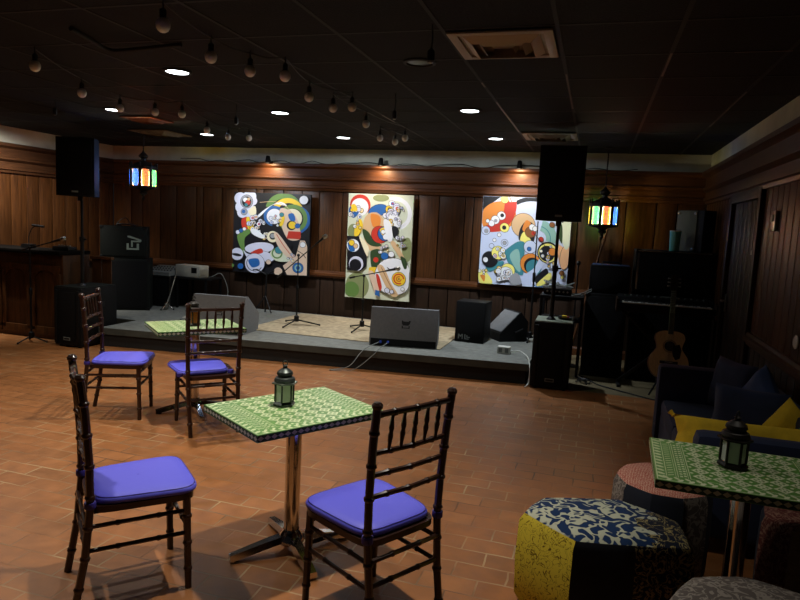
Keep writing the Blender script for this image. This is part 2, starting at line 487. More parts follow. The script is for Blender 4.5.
CROWN = [(0, 2.02), (-.03, 2.02), (-.035, 2.05), (-.055, 2.06), (-.055, 2.09), (-.03, 2.1), (-.03, 2.16), (-.05, 2.17), (-.075, 2.19),
         (-.075, 2.215), (-.045, 2.225), (-.045, 2.33), (-.06, 2.34), (-.1, 2.36), (-.1, 2.4), (0, 2.4)]
RAIL = [(0, .77), (-.025, .77), (-.03, .79), (-.05, .8), (-.05, .835), (-.03, .845), (-.025, .87), (0, .87)]
BASE = [(0, 0), (-.03, 0), (-.03, .09), (-.018, .11), (0, .115)]
for nm, M, ln, w in (('trim_1', MBK, XR - XL, WOOD_H), ('trim_2', MLF, LR, WOOD_HY), ('trim_3', MRT, LR, WOOD_HY)):
    b = MB(); profile_run(b, CROWN, 0, ln, w, M); struct(b, nm, 25)
for nm, M, ln, w, sk in (('trim_4', MBK, XR - XL, WOOD_H, None), ('trim_5', MLF, LR, WOOD_HY, None), ('trim_6', MRT, LR, WOOD_HY, (d0 - .09, d1 + .09))):
    b = MB()
    for a, c in ([(0, ln)] if not sk else [(0, sk[0]), (sk[1], ln)]): profile_run(b, RAIL, a, c, w, M)
    struct(b, nm, 25)
for nm, M, ln, w, sk in (('baseboard_back', MBK, XR - XL, WOOD_H, None), ('baseboard_left', MLF, LR, WOOD_HY, None), ('baseboard_right', MRT, LR, WOOD_HY, (d0 - .09, d1 + .09))):
    b = MB()
    for a, c in ([(0, ln)] if not sk else [(0, sk[0]), (sk[1], ln)]): profile_run(b, BASE, a, c, w, M)
    struct(b, nm, 25)
# door on the right wall, dark leaf set in a cased opening
fr = MB()
for x in (d0 - .045, d1 + .045): fr.box((x, -.014, 1.02), (.09, .045, 2.04), WOOD_DK, .006, MRT)
fr.box(((d0 + d1) / 2, -.014, 2.0), (d1 - d0 + .18, .045, .09), WOOD_DK, .006, MRT)
struct(fr, 'trim_7')
dr = MB()
planks(dr, d1 - d0, .01, 1.955, [.17, .18, .17, .18], WOOD_DK, MRT @ TR(d0, .018, 0), .016)
door = struct(dr, 'door_1')
hd = MB()
hd.box((d0 + .09, -.012, 1.0), (.045, .012, .17), STEEL, .004, MRT)
hd.tube([(d0 + .09, -.01, 1.02), (d0 + .09, -.055, 1.02), (d0 + .2, -.06, 1.02)], .009, STEEL, 8, True, MRT)
hd.build('door_handle', door)
sg = MB(); sg.box((YB - 6.0, -.004, 1.51), (.085, .006, .04), WHITE, 0, MRT)
sg.build('door_plate', door)['label'] = 'small pale plate on the door'

# wall fittings on the right wall
t = thing('thermostat', 'small metal thermostat box on the right wall just past the door', 'thermostat', (XR - .0015, 5.36, 1.70))
b = MB(); b.box((-.012, 0, .06), (.024, .11, .15), STEEL, .005); b.build('cover', t)
b = MB(); b.box((-.03, 0, .08), (.012, .05, .05), WHITE, .003); b.build('dial', t)
t = thing('wall_outlet_plate', 'round white cover plate low on right wall above the chair rail', 'wall plate', (XR - .0005, 4.55, .985))
b = MB(); b.lathe([(.042, 0), (.045, .006), (.03, .014), (.001, .015)], WHITE, 20, RY(-90)); b.build('cover', t)

# ------------------------------------------------------------------ ceiling fittings
downs = [(-2.99, 4.10, 'second row from the stage, nearest of the lit ones'), (-4.80, 5.55, 'left row, between the two small vents and the camera'),
         (-4.84, 7.25, 'left row, closest to the back wall'), (-3.02, 5.74, 'middle row, second from the back wall'),
         (-3.04, 7.42, 'middle row, closest to the back wall'), (-1.14, 5.66, 'right row, second from the back wall'), (-1.17, 7.38, 'right row, closest to the back wall')]
dl_lab = ['lit round ceiling downlight nearest the camera of the lit ones, over the left tables',
          'lit round ceiling downlight just in front of the rusty vent, far left',
          'lit round ceiling downlight at far left, the closest to the back wall there',
          'lit round ceiling downlight in the middle, halfway to the back wall',
          'lit round ceiling downlight between the two string light cords, closest to the back wall',
          'lit round ceiling downlight on the right, farther from the back wall of two',
          'lit round ceiling downlight on the right, closest to the back wall near the hanging speaker']
root = None
for (x, y, _), lab in zip(downs, dl_lab):
    if root is None:
        root = thing('ceiling_downlight', lab, 'ceiling light', (x, y, ZC), 0, 'ceiling downlights')
        b = MB(); b.lathe([(.105, 0), (.105, -.009), (.085, -.013), (.08, -.006), (.08, 0)], TBAR, 28); b.build('trim_ring', root)
        b = MB(); b.lathe([(.08, -.004), (.078, -.0095), (.05, -.011), (.001, -.0115)], LENS, 28); b.build('lens', root)
    else:
        dup(root, (x, y, ZC), 0, lab)
t = thing('ceiling_downlight', 'unlit dark round downlight between the big square vent and the bulbs', 'ceiling light', (-1.15, 4.02, ZC), 0, 'ceiling downlights')
b = MB(); b.lathe([(.105, 0), (.105, -.009), (.085, -.013), (.08, -.006), (.08, 0)], TBAR, 28); b.build('trim_ring', t)
b = MB(); b.lathe([(.08, -.003), (.05, -.006), (.001, -.0065)], DEADLENS, 28); b.build('lens', t)

def vent(label, x, y, sx, sy, m, mi):
    t = thing('ceiling_vent', label, 'air vent', (x, y, ZC), 0, 'ceiling vents')
    def frame(ax, ay, w, z, m, name, drop=.0):
        b = MB()
        for s in (-1, 1):
            b.box((s * (ax - w / 2), 0, z), (w, 2 * ay, .012), m, .003)
            b.box((0, s * (ay - w / 2), z), (2 * (ax - w), w, .012), m, .003)
        return b
    frame(sx / 2, sy / 2, .05, -.012, m, 'flange').build('flange', t)
    b = MB(); b.box((0, 0, -.004), (sx - .1, sy - .1, .006), VENTDK); b.build('backing', t)
    k = 0
    for f in (.74, .5, .26):
        ax, ay = sx / 2 * f, sy / 2 * f
        b = MB()
        # sloping louvre ring: outer edge high, inner edge low
        o = [(-ax, -ay, -.008), (ax, -ay, -.008), (ax, ay, -.008), (-ax, ay, -.008)]
        q = .78; i = [(-ax * q, -ay * q, -.04), (ax * q, -ay * q, -.04), (ax * q, ay * q, -.04), (-ax * q, ay * q, -.04)]
        i2 = [(p[0] * .985, p[1] * .985, p[2] - .003) for p in i]; o2 = [(p[0] * 1.01, p[1] * 1.01, p[2] - .003) for p in o]
        vs = o + i + o2 + i2
        fs = []
        for n in range(4):
            a, c = n, (n + 1) % 4
            fs += [(a, c, 4 + c, 4 + a), (8 + c, 8 + a, 12 + a, 12 + c), (4 + a, 4 + c, 12 + c, 12 + a), (a, 8 + a, 8 + c, c)]
        b.add(vs, fs, mi); b.build('louvre', t, 10)
    return t
vent('large beige square louvred ceiling vent nearest the camera', -.565, 3.67, .55, .52, VENTM, VENTM)
vent('grimy ceiling vent close to the back wall above the right speaker', -.55, 7.15, .56, .52, VENTDK, VENTDK)
vent('small rust-tinted ceiling vent over the left end of the stage', -4.85, 6.12, .4, .4, VENTRED, VENTRED)
vent('dull brown ceiling vent at far left near the back wall', -5.46, 7.15, .56, .56, VENTDK, VENTDK)

# string lights: bulbs hang from the ceiling along two cords
LB = [(-3.564, 3.408), (-3.955, 4.223), (-4.128, 4.85), (-3.915, 5.048), (-3.703, 5.151), (-4.079, 6.111), (-4.15, 6.637), (-3.915, 6.702)]
RB = [(-2.086, 2.746), (-2.199, 3.323), (-2.141, 3.66), (-1.974, 3.806), (-2.111, 4.457), (-2.103, 4.891), (-1.924, 4.853), (-2.107, 5.678), (-2.281, 6.593), (-2.209, 6.899), (-1.997, 6.574)]
lab_l = ['unlit clear globe bulb at far left, alone nearest the camera over the left chairs', 'unlit clear globe bulb of the left string, second from the camera',
         'unlit clear globe bulb beside the front edge of the far left downlight', 'unlit clear globe bulb over the rusty vent, left of a pair', 'unlit clear globe bulb over the rusty vent, right of a pair',
         'unlit clear globe bulb just in front of the farthest left downlight', 'unlit clear globe bulb near the back wall, left of a pair on left string', 'unlit clear globe bulb near the back wall, right of a pair on left string']
lab_r = ['unlit clear globe bulb nearest the camera of all, high at the top of the picture', 'unlit clear globe bulb of middle string, second from camera, right of the lit downlight',
         'unlit clear globe bulb of middle string, third from camera', 'unlit clear globe bulb of middle string, fourth from camera, right of the third', 'unlit clear globe bulb of middle string, fifth from camera, left of a pair ahead',
         'unlit clear globe bulb of middle string, left of a close pair halfway to the wall', 'unlit clear globe bulb of middle string, right of a close pair halfway to the wall', 'unlit clear globe bulb of middle string, alone behind the close pair',
         'unlit clear globe bulb of middle string, left of the last three by the back wall', 'unlit clear globe bulb of middle string, lowest in picture of last three by back wall', 'unlit clear globe bulb of middle string, right of the last three by the back wall']
b0 = None
for pts, labs in ((LB, lab_l), (RB, lab_r)):
    for (x, y), lab in zip(pts, labs):
        if b0 is None:
            b0 = thing('globe_bulb', lab, 'light bulb', (x, y, ZC), 0, 'string light bulbs')
            b = MB(); b.tube([(0, 0, 0), (0, 0, -.05)], .004, SOCKET, 6); b.lathe([(.013, -.045), (.017, -.05), (.017, -.085), (.013, -.09)], SOCKET, 12); b.build('socket', b0)
            b = MB(); b.lathe([(.012, -.084), (.015, -.088), (.026, -.094), (.033, -.107), (.035, -.12), (.033, -.133), (.025, -.147), (.013, -.155), (.001, -.157)], BULBGLASS, 18); b.build('glass_globe', b0)
            b = MB(); b.tube([(0, 0, -.09), (.006, 0, -.115), (-.006, 0, -.125), (0, 0, -.135)], .0016, STEEL, 5); b.build('filament', b0)
        else:
            dup(b0, (x, y, ZC), random.uniform(0, 90), lab)
for pts, lab in ((LB, 'thin black string light cord along ceiling at the left'), (RB, 'thin black string light cord along ceiling in the middle')):
    q = sorted(pts, key=lambda p: p[1])
    P = []
    for i, p in enumerate(q):
        P.append((p[0], p[1], ZC - .014))
        if i < len(q) - 1:
            n = q[i + 1]; P.append(((p[0] + n[0]) / 2, (p[1] + n[1]) / 2, ZC - .026))
    P.append((q[-1][0] + .05, 8.5, ZC - .013))
    b = MB(); b.tube(catmull(P, 4), .0035, SOCKET, 5)
    tag(b.build('string_light_cord'), lab, 'cord', 'string light cords')
for x, y, L, lab in ((-.885, 3.3, .13, 'empty black socket dangling beside the large beige vent'), (-1.6, 4.95, .14, 'empty black socket dangling behind the unlit downlight'),
                     (-5.1, 5.1, .08, 'small empty black socket dangling at far left beyond the single bulb'), (-3.27, 5.36, .12, 'empty black socket dangling between the two bulb strings')):
    t = thing('hanging_socket', lab, 'lamp socket', (x, y, ZC), 0, 'empty hanging sockets')
    b = MB(); b.tube([(0, 0, 0), (.006, 0, -L * .5), (0, 0, -L)], .0035, SOCKET, 6); b.build('cord', t)
    b = MB(); b.lathe([(.01, -L + .01), (.02, -L), (.02, -L - .05), (.014, -L - .055)], SOCKET, 12); b.build('shell', t)
    b = MB(); b.lathe([(.008, -L - .05), (.012, -L - .06), (.001, -L - .064)], STEEL, 10); b.build('contact', t)
b = MB(); b.tube(catmull([(-2.93, 3.05, ZC - .016), (-2.97, 3.25, ZC - .022), (-3.0, 3.43, ZC - .03), (-2.85, 3.44, ZC - .03), (-2.47, 3.42, ZC - .016)], 5), .013, TBAR, 8)
tag(b.build('ceiling_conduit'), 'black bent conduit running across ceiling above the left chairs', 'conduit')

# pendant lanterns with coloured panes
def pendant(loc, label, cols, rz):
    t = thing('pendant_lantern', label, 'pendant lamp', loc, rz, 'coloured glass pendants')   # origin at pane centre
    top = ZC - loc[2]
    b = MB()
    z = .33
    while z < top - .03:
        b.lathe([(.004, z), (.009, z + .008), (.009, z + .02), (.004, z + .028)], BRONZE, 6); z += .026
    b.lathe([(.004, z), (.045, top - .012), (.05, top)], BRONZE, 14); b.build('chain', t)
    b = MB(); b.lathe([(.165, .118), (.175, .128), (.165, .145), (.11, .17), (.06, .2), (.035, .215), (.03, .24), (.055, .26), (.06, .28), (.04, .3), (.02, .32), (.01, .34)], BRONZE, 16)
    for k in range(8):
        a = 2 * PI * (k + .5) / 8; b.lathe([(.014, 0), (.01, .02), (.016, .03), (.001, .06)], BRONZE, 6, TR(.165 * math.cos(a), .165 * math.sin(a), .14))
    b.build('crown', t)
    b = MB()
    for k in range(8):
        a = 2 * PI * (k + .5) / 8; b.box((0, 0, 0), (.02, .034, .24), BRONZE, .004, RZ(math.degrees(a)) @ TR(.168, 0, 0))
        b.box((0, 0, .112), (.012, .125, .018), BRONZE, .003, RZ(45 * k) @ TR(.158, 0, 0)); b.box((0, 0, -.112), (.012, .125, .018), BRONZE, .003, RZ(45 * k) @ TR(.158, 0, 0))
    b.build('cage', t)
    b = MB(); b.lathe([(.001, -.29), (.012, -.275), (.022, -.255), (.012, -.235), (.016, -.22), (.045, -.2), (.05, -.185), (.03, -.17), (.06, -.15), (.12, -.135), (.17, -.125), (.168, -.112)], BRONZE, 16); b.build('finial', t)
    for k in range(8):
        b = MB()
        o = []
        for j in range(28):
            a = 2 * PI * j / 28; cx, sx = math.cos(a), math.sin(a)
            o.append((math.copysign(abs(cx) ** .55, cx) * .042, math.copysign(abs(sx) ** .6, sx) * .104))
        b.prism(o, .008, cols[k % len(cols)], RZ(45 * k) @ TR(.152, 0, 0) @ RY(90) @ RZ(90))
        b.build('glass_pane', t)
    l = bpy.data.lights.new('lamp', 'POINT'); l.energy = 32; l.color = (1, .88, .6); l.shadow_soft_size = .03
    o = bpy.data.objects.new('pendant_lamp', l); COL.objects.link(o); o.parent = t
    return t
pendant((-5.60, 7.0, 2.025), 'lit pendant lantern with coloured glass panes hanging at far left of the stage', [G_BLUE, G_ORANGE, G_CYAN, G_YELLOW, G_YELLOW, G_ORANGE, G_ORANGE, G_BLUE], -88)
pendant((.065, 8.05, 1.82), 'lit pendant lantern with coloured glass panes hanging right of the third painting', [G_CYAN, G_ORANGE, G_BLUE, G_YELLOW, G_YELLOW, G_CYAN, G_YELLOW, G_YELLOW], -124)

# picture spots on the crown ledge
spot0 = None
for x, z, lab in ((-4.645, 2.39, 'small black spotlight on the ledge above the left painting'), (-2.91, 2.39, 'small black spotlight on the ledge above the tall middle painting'),
                  (-1.015, 2.39, 'small black spotlight on the ledge above the right painting')):
    if spot0 is None:
        spot0 = thing('picture_spotlight', lab, 'spotlight', (x, YB - .08, 2.4), 0, 'picture spotlights')
        b = MB(); b.box((0, 0, .01), (.06, .05, .02), BLACKM, .004); b.tube([(0, 0, .02), (0, -.03, .06), (0, -.07, .05)], .007, BLACKM, 8); b.build('bracket', spot0)
        Mh = TR(0, -.09, .03) @ RX(-8)
        b = MB(); b.lathe([(.022, .06), (.03, .05), (.034, .0), (.036, -.045), (.032, -.045), (.03, -.02)], BLACKM, 16, Mh); b.build('lamp_head', spot0)
        b = MB(); b.lathe([(.029, -.024), (.02, -.03), (.001, -.032)], LAMPWARM, 16, Mh); b.build('lamp_face', spot0)
    else: dup(spot0, (x, YB - .08, 2.4), 0, lab)
P = []
random.seed(3)
for i in range(40):
    x = -6.2 + i * .17; P.append((x, YB - .05 + random.uniform(-.02, .02), 2.404 + random.choice((0, 0, 0, .02, .035))))
P = [p for p in P if min(abs(p[0] - s) for s in (-4.645, -2.91, -1.015)) > .1]
b = MB(); b.tube(catmull(P, 3), .005, SOCKET, 5); tag(b.build('ledge_wire'), 'loose dark wire lying along the ledge above the paintings', 'wire')

# ------------------------------------------------------------------ paintings
ART = {}
def ink(n, r, g, bl):
    ART[n] = mat('paint_' + n, rgb(r, g, bl), .45)
for n, c in dict(white=(226, 228, 232), lav=(206, 208, 226), cream=(230, 220, 186), black=(16, 17, 24), yellow=(228, 192, 46), green=(96, 132, 66), dgreen=(44, 66, 36),
                 blue=(36, 96, 164), red=(190, 52, 36), orange=(214, 130, 52), tan=(206, 172, 130), skin=(216, 190, 166), teal=(58, 128, 140), lteal=(136, 178, 170),
                 brown=(132, 84, 44), pale=(204, 210, 186), moss=(132, 142, 96), peach=(232, 176, 130), grey=(150, 152, 158), mist=(196, 206, 232), lemon=(236, 226, 120)).items(): ink(n, *c)
def painting(name, label, x0, x1, z0, z1, bg, corners, shapes, side):
    t = thing(name, label, 'painting', ((x0 + x1) / 2, YB - .065, z0), 0)
    w, h = x1 - x0, z1 - z0
    tl, tr, bl = corners
    ax, ay = tr[0] - tl[0], tr[1] - tl[1]; bx, by = bl[0] - tl[0], bl[1] - tl[1]
    det = ax * by - ay * bx
    def cv(p):
        dx, dy = p[0] - tl[0], p[1] - tl[1]
        u = (dx * by - dy * bx) / det; v = (ax * dy - ay * dx) / det
        return (min(max(u, .004), .996) * w - w / 2, (1 - min(max(v, .004), .996)) * h)
    b = MB()
    b.box((0, -.028, h / 2), (w, .04, h), side, .004)
    b.build('canvas', t)
    b = MB(); b.box((0, .028, h * .8), (w * .5, .074, .05), WOOD_DK); b.build('hanging_bracket', t)
    a = MB()
    Mf = TR(0, -.0484, 0) @ RX(90)              # local x,y -> world x,z ; +z of the flat -> towards the room
    lay = [0.0]
    a.flat([(-w / 2 + .003, .003), (w / 2 - .003, .003), (w / 2 - .003, h - .003), (-w / 2 + .003, h - .003)], 0, ART[bg], Mf)
    def put(poly, c):
        lay[0] += .00012
        a.flat([cv(p) for p in poly], lay[0], ART[c], Mf)
    def arc(cx, cy, r0, r1, a0, a1):
        n = max(8, int(abs(a1 - a0) / 8))
        o = [(cx + r1 * math.cos(math.radians(a0 + (a1 - a0) * k / n)), cy - r1 * math.sin(math.radians(a0 + (a1 - a0) * k / n))) for k in range(n + 1)]
        i = [(cx + r0 * math.cos(math.radians(a0 + (a1 - a0) * k / n)), cy - r0 * math.sin(math.radians(a0 + (a1 - a0) * k / n))) for k in range(n + 1)]
        return o, i
    def ring(cx, cy, r0, r1, a0, a1, c):
        o, i = arc(cx, cy, r0, r1, a0, a1); lay[0] += .00012; m = ART[c]
        for k in range(len(o) - 1):
            a.flat([cv(o[k]), cv(o[k + 1]), cv(i[k + 1]), cv(i[k])], lay[0], m, Mf)
    for s in shapes:
        k = s[0]
        if k == 'd':
            _, cx, cy, r, c = s[:5]
            if len(s) > 5: put(circle(cx, cy, r + s[5]), 'black')
            put(circle(cx, cy, r), c)
        elif k == 'e':
            _, cx, cy, rx, ry, rot, c = s[:7]
            if len(s) > 7: put(circle(cx, cy, rx + s[7], 28, ry + s[7], rot), 'black')
            put(circle(cx, cy, rx, 28, ry, rot), c)
        elif k == 'r': ring(*s[1:])
        elif k == 'p':
            pts = [(v.x, v.y) for v in catmull([(x, y, 0) for x, y in s[1]], 5, True)]
            put(pts, s[2])
        elif k == 'q': put(s[1], s[2])
        elif k == 'c':                         # cluster of nested little rings
            _, cx, cy, R, n, seed = s
            rd = random.Random(seed); pal = ['white', 'lav', 'yellow', 'blue', 'red', 'tan', 'cream', 'grey', 'black']
            for _i in range(n):
                an = rd.uniform(0, 2 * PI); q = R * math.sqrt(rd.random()); r = R * rd.uniform(.16, .36)
                x, y = cx + q * math.cos(an), cy + q * math.sin(an)
                put(circle(x, y, r + 2, 16), 'black'); put(circle(x, y, r, 16), rd.choice(pal[:3] + pal[:2]))
                put(circle(x + r * .2, y, r * .6, 14), rd.choice(pal)); put(circle(x + r * .25, y, r * .3, 10), rd.choice(pal))
        elif k == 'l':                         # thin line
            _, pts, wd, c = s
            pts = [(v.x, v.y) for v in catmull([(x, y, 0) for x, y in pts], 6)]
            lay[0] += .00012
            for i in range(len(pts) - 1):
                (x, y), (u, v) = pts[i], pts[i + 1]; L = math.hypot(u - x, v - y) or 1
                nx, ny = -(v - y) / L * wd / 2, (u - x) / L * wd / 2
                a.flat([cv((x + nx, y + ny)), cv((u + nx, v + ny)), cv((u - nx, v - ny)), cv((x - nx, y - ny))], lay[0], ART[c], Mf)
    a.build('painted_face', t, 0)
    return t
A1 = [('d', 60, 82, 36, 'lav'), ('d', 118, 72, 40, 'lav'), ('d', 138, 100, 26, 'lav'), ('d', 66, 135, 36, 'lav'), ('d', 75, 168, 34, 'lav'), ('d', 122, 168, 36, 'lav'), ('d', 95, 120, 48, 'lav'),
      ('e', 100, 102, 37, 40, 0, 'grey', 2), ('e', 100, 104, 28, 32, 0, 'black'), ('d', 92, 92, 14, 'white'), ('d', 108, 108, 15, 'red', 2), ('d', 97, 122, 10, 'teal'), ('d', 112, 88, 9, 'tan'),
      ('d', 85, 165, 19, 'grey', 2), ('d', 82, 163, 11, 'blue'), ('p', [(110, 160), (150, 130), (158, 175), (130, 190)], 'cream'),
      ('r', 320, 160, 74, 108, 15, 165, 'green'), ('r', 345, 178, 62, 96, 10, 150, 'yellow'), ('r', 350, 182, 62, 70, 20, 150, 'black'),
      ('d', 392, 212, 86, 'blue'), ('d', 376, 206, 86, 'green'), ('d', 376, 206, 62, 'black'), ('d', 372, 204, 58, 'cream'),
      ('r', 266, 190, 44, 62, 40, 260, 'blue'), ('d', 268, 192, 46, 'white', 2), ('p', [(225, 140), (300, 105), (340, 130), (260, 122), (180, 195), (165, 190)], 'white'),
      ('p', [(300, 150), (345, 150), (398, 200), (422, 285), (415, 330), (350, 328), (308, 240)], 'skin'), ('l', [(180, 108), (270, 104), (340, 135), (390, 200)], 3, 'tan'),
      ('q', [(352, 280), (425, 283), (422, 328), (342, 325)], 'red'), ('d', 370, 245, 29, 'black'), ('d', 374, 244, 22, 'yellow'), ('d', 405, 248, 16, 'blue'), ('p', [(350, 180), (380, 175), (392, 215), (362, 215)], 'blue'),
      ('c', 270, 225, 36, 8, 5), ('p', [(305, 170), (330, 195), (318, 245), (298, 245), (312, 210)], 'yellow'), ('d', 312, 182, 12, 'teal', 2),
      ('p', [(60, 290), (92, 255), (132, 285), (90, 330), (92, 420), (66, 390), (44, 320)], 'green'), ('p', [(72, 210), (115, 200), (132, 262), (80, 268)], 'red'), ('p', [(100, 205), (120, 200), (126, 270), (108, 262)], 'yellow'),
      ('d', 48, 290, 12, 'lav', 2), ('d', 68, 280, 12, 'blue', 2), ('d', 88, 270, 10, 'white', 2), ('c', 162, 240, 46, 16, 2), ('c', 205, 300, 30, 8, 3), ('p', [(130, 270), (170, 275), (215, 320), (190, 325), (140, 300)], 'white'),
      ('e', 182, 385, 88, 34, -5, 'lav', 2), ('e', 212, 435, 62, 30, 15, 'lav', 2), ('p', [(130, 415), (190, 388), (205, 412), (160, 425)], 'red'), ('p', [(85, 400), (108, 420), (150, 430), (110, 445)], 'lav'),
      ('p', [(290, 330), (335, 320), (375, 360), (350, 430), (310, 390)], 'black'), ('d', 262, 315, 34, 'cream', 2), ('d', 264, 312, 21, 'black'), ('d', 262, 310, 14, 'grey'),
      ('p', [(262, 395), (330, 380), (400, 450), (300, 465), (250, 430)], 'pale'), ('r', 290, 415, 24, 33, 0, 360, 'green'), ('d', 300, 395, 22, 'teal', 2),
      ('p', [(270, 300), (300, 300), (395, 440), (360, 445), (300, 380)], 'skin'), ('l', [(285, 300), (330, 370), (385, 440)], 4, 'red'),
      ('q', [(425, 335), (452, 336), (466, 370), (466, 545), (350, 545), (325, 490), (400, 430)], 'skin'), ('d', 440, 360, 16, 'white', 2), ('d', 414, 500, 31, 'blue', 2), ('d', 414, 500, 20, 'lteal'), ('d', 414, 500, 12, 'blue'), ('l', [(395, 390), (440, 415), (458, 440)], 4, 'black'),
      ('c', 372, 440, 22, 6, 9), ('d', 48, 425, 38, 'lav'), ('e', 46, 430, 30, 9, 8, 'black'), ('d', 156, 480, 60, 'lav', 2), ('p', [(118, 460), (175, 450), (185, 490), (140, 505)], 'blue'), ('r', 156, 480, 46, 50, 150, 330, 'black'),
      ('d', 298, 526, 25, 'skin', 2), ('d', 443, 95, 25, 'white'), ('d', 70, 500, 18, 'blue'), ('d', 18, 497, 12, 'green'), ('d', 240, 470, 14, 'skin', 2)]
painting('canvas_painting', 'square abstract painting of coloured circles on black ground, left of three', -5.225, -3.965, .765, 1.96, 'black', ((22, 42), (480, 62), (14, 535)), A1, ART['black'])
A2 = [('p', [(40, 250), (80, 190), (130, 230), (140, 260), (40, 260)], 'pale'), ('e', 90, 500, 60, 70, 10, 'moss'), ('e', 60, 520, 40, 40, 0, 'green'), ('e', 340, 310, 25, 60, 0, 'moss'), ('e', 70, 230, 28, 40, 0, 'moss'), ('e', 210, 60, 40, 18, 0, 'moss'),
      ('r', 280, 135, 62, 82, -70, 110, 'white'), ('d', 106, 95, 52, 'red'), ('d', 104, 106, 44, 'white'), ('p', [(50, 110), (80, 95), (100, 130), (75, 160), (52, 145)], 'blue'), ('c', 88, 130, 34, 9, 21), ('p', [(60, 100), (80, 92), (92, 120), (72, 128)], 'yellow'),
      ('e', 195, 122, 48, 28, -20, 'blue', 2), ('p', [(135, 150), (185, 130), (225, 165), (232, 220), (205, 320), (170, 325), (140, 300), (118, 220)], 'tan'), ('p', [(160, 140), (205, 150), (205, 195), (170, 200)], 'orange'),
      ('p', [(120, 215), (150, 230), (175, 270), (215, 290), (190, 300), (150, 290), (125, 255)], 'dgreen'), ('d', 205, 240, 42, 'red', 2), ('d', 230, 235, 37, 'black'), ('d', 230, 235, 34, 'blue'), ('p', [(205, 215), (235, 205), (250, 235), (222, 245)], 'yellow'), ('d', 235, 250, 14, 'white', 2), ('d', 222, 226, 10, 'white', 2), ('d', 245, 225, 10, 'red', 2),
      ('c', 268, 130, 46, 16, 22), ('p', [(250, 150), (300, 150), (310, 195), (270, 200)], 'white'), ('c', 310, 125, 22, 5, 29), ('c', 282, 180, 24, 6, 23), ('p', [(225, 170), (260, 180), (270, 260), (245, 265)], 'white'), ('p', [(268, 200), (296, 205), (292, 250), (275, 250)], 'black'),
      ('p', [(85, 190), (110, 165), (122, 200), (100, 245), (78, 250)], 'yellow'), ('c', 100, 195, 22, 5, 24), ('q', [(42, 250), (105, 252), (142, 330), (140, 400), (110, 425), (40, 422)], 'black'), ('p', [(105, 250), (150, 300), (145, 350), (120, 300)], 'cream'),
      ('d', 72, 298, 32, 'white', 2), ('p', [(45, 285), (75, 300), (80, 325), (55, 325)], 'blue'), ('d', 65, 285, 14, 'yellow', 2), ('d', 85, 300, 11, 'tan', 2), ('d', 88, 388, 37, 'lav'), ('d', 84, 395, 30, 'black'),
      ('p', [(165, 320), (212, 318), (205, 400), (170, 408), (160, 360)], 'dgreen'), ('d', 188, 365, 13, 'red'), ('p', [(155, 405), (200, 405), (190, 430), (160, 432)], 'yellow'), ('c', 225, 310, 24, 6, 25), ('d', 232, 345, 18, 'blue', 2), ('d', 265, 335, 14, 'white', 2),
      ('d', 275, 445, 92, 'white', 2), ('p', [(195, 400), (225, 395), (265, 480), (298, 530), (285, 545), (262, 535), (225, 470)], 'tan'), ('l', [(215, 400), (250, 470), (285, 530)], 3, 'brown'),
      ('p', [(150, 425), (178, 430), (205, 520), (192, 545), (165, 480)], 'skin'), ('p', [(188, 440), (205, 445), (218, 500), (206, 515)], 'red'), ('q', [(186, 515), (206, 520), (208, 548), (184, 540)], 'blue'),
      ('p', [(262, 280), (285, 275), (335, 360), (330, 385), (300, 340)], 'tan'), ('p', [(310, 345), (335, 355), (342, 395), (328, 402)], 'dgreen'), ('c', 312, 272, 26, 8, 26),
      ('d', 303, 455, 33, 'yellow', 2), ('r', 303, 455, 20, 27, 0, 300, 'red'), ('r', 303, 455, 9, 14, 60, 360, 'red'), ('d', 303, 455, 5, 'brown'), ('d', 245, 515, 12, 'lav', 2), ('d', 322, 505, 8, 'white', 2), ('d', 268, 520, 9, 'lav', 2), ('l', [(245, 400), (265, 412), (285, 400), (300, 412)], 4, 'black')]
painting('canvas_painting', 'tall narrow painting of a figure on pale green ground, middle of three', -3.385, -2.425, .525, 2.0, 'pale', ((48, 38), (372, 46), (25, 560)), A2, ART['pale'])
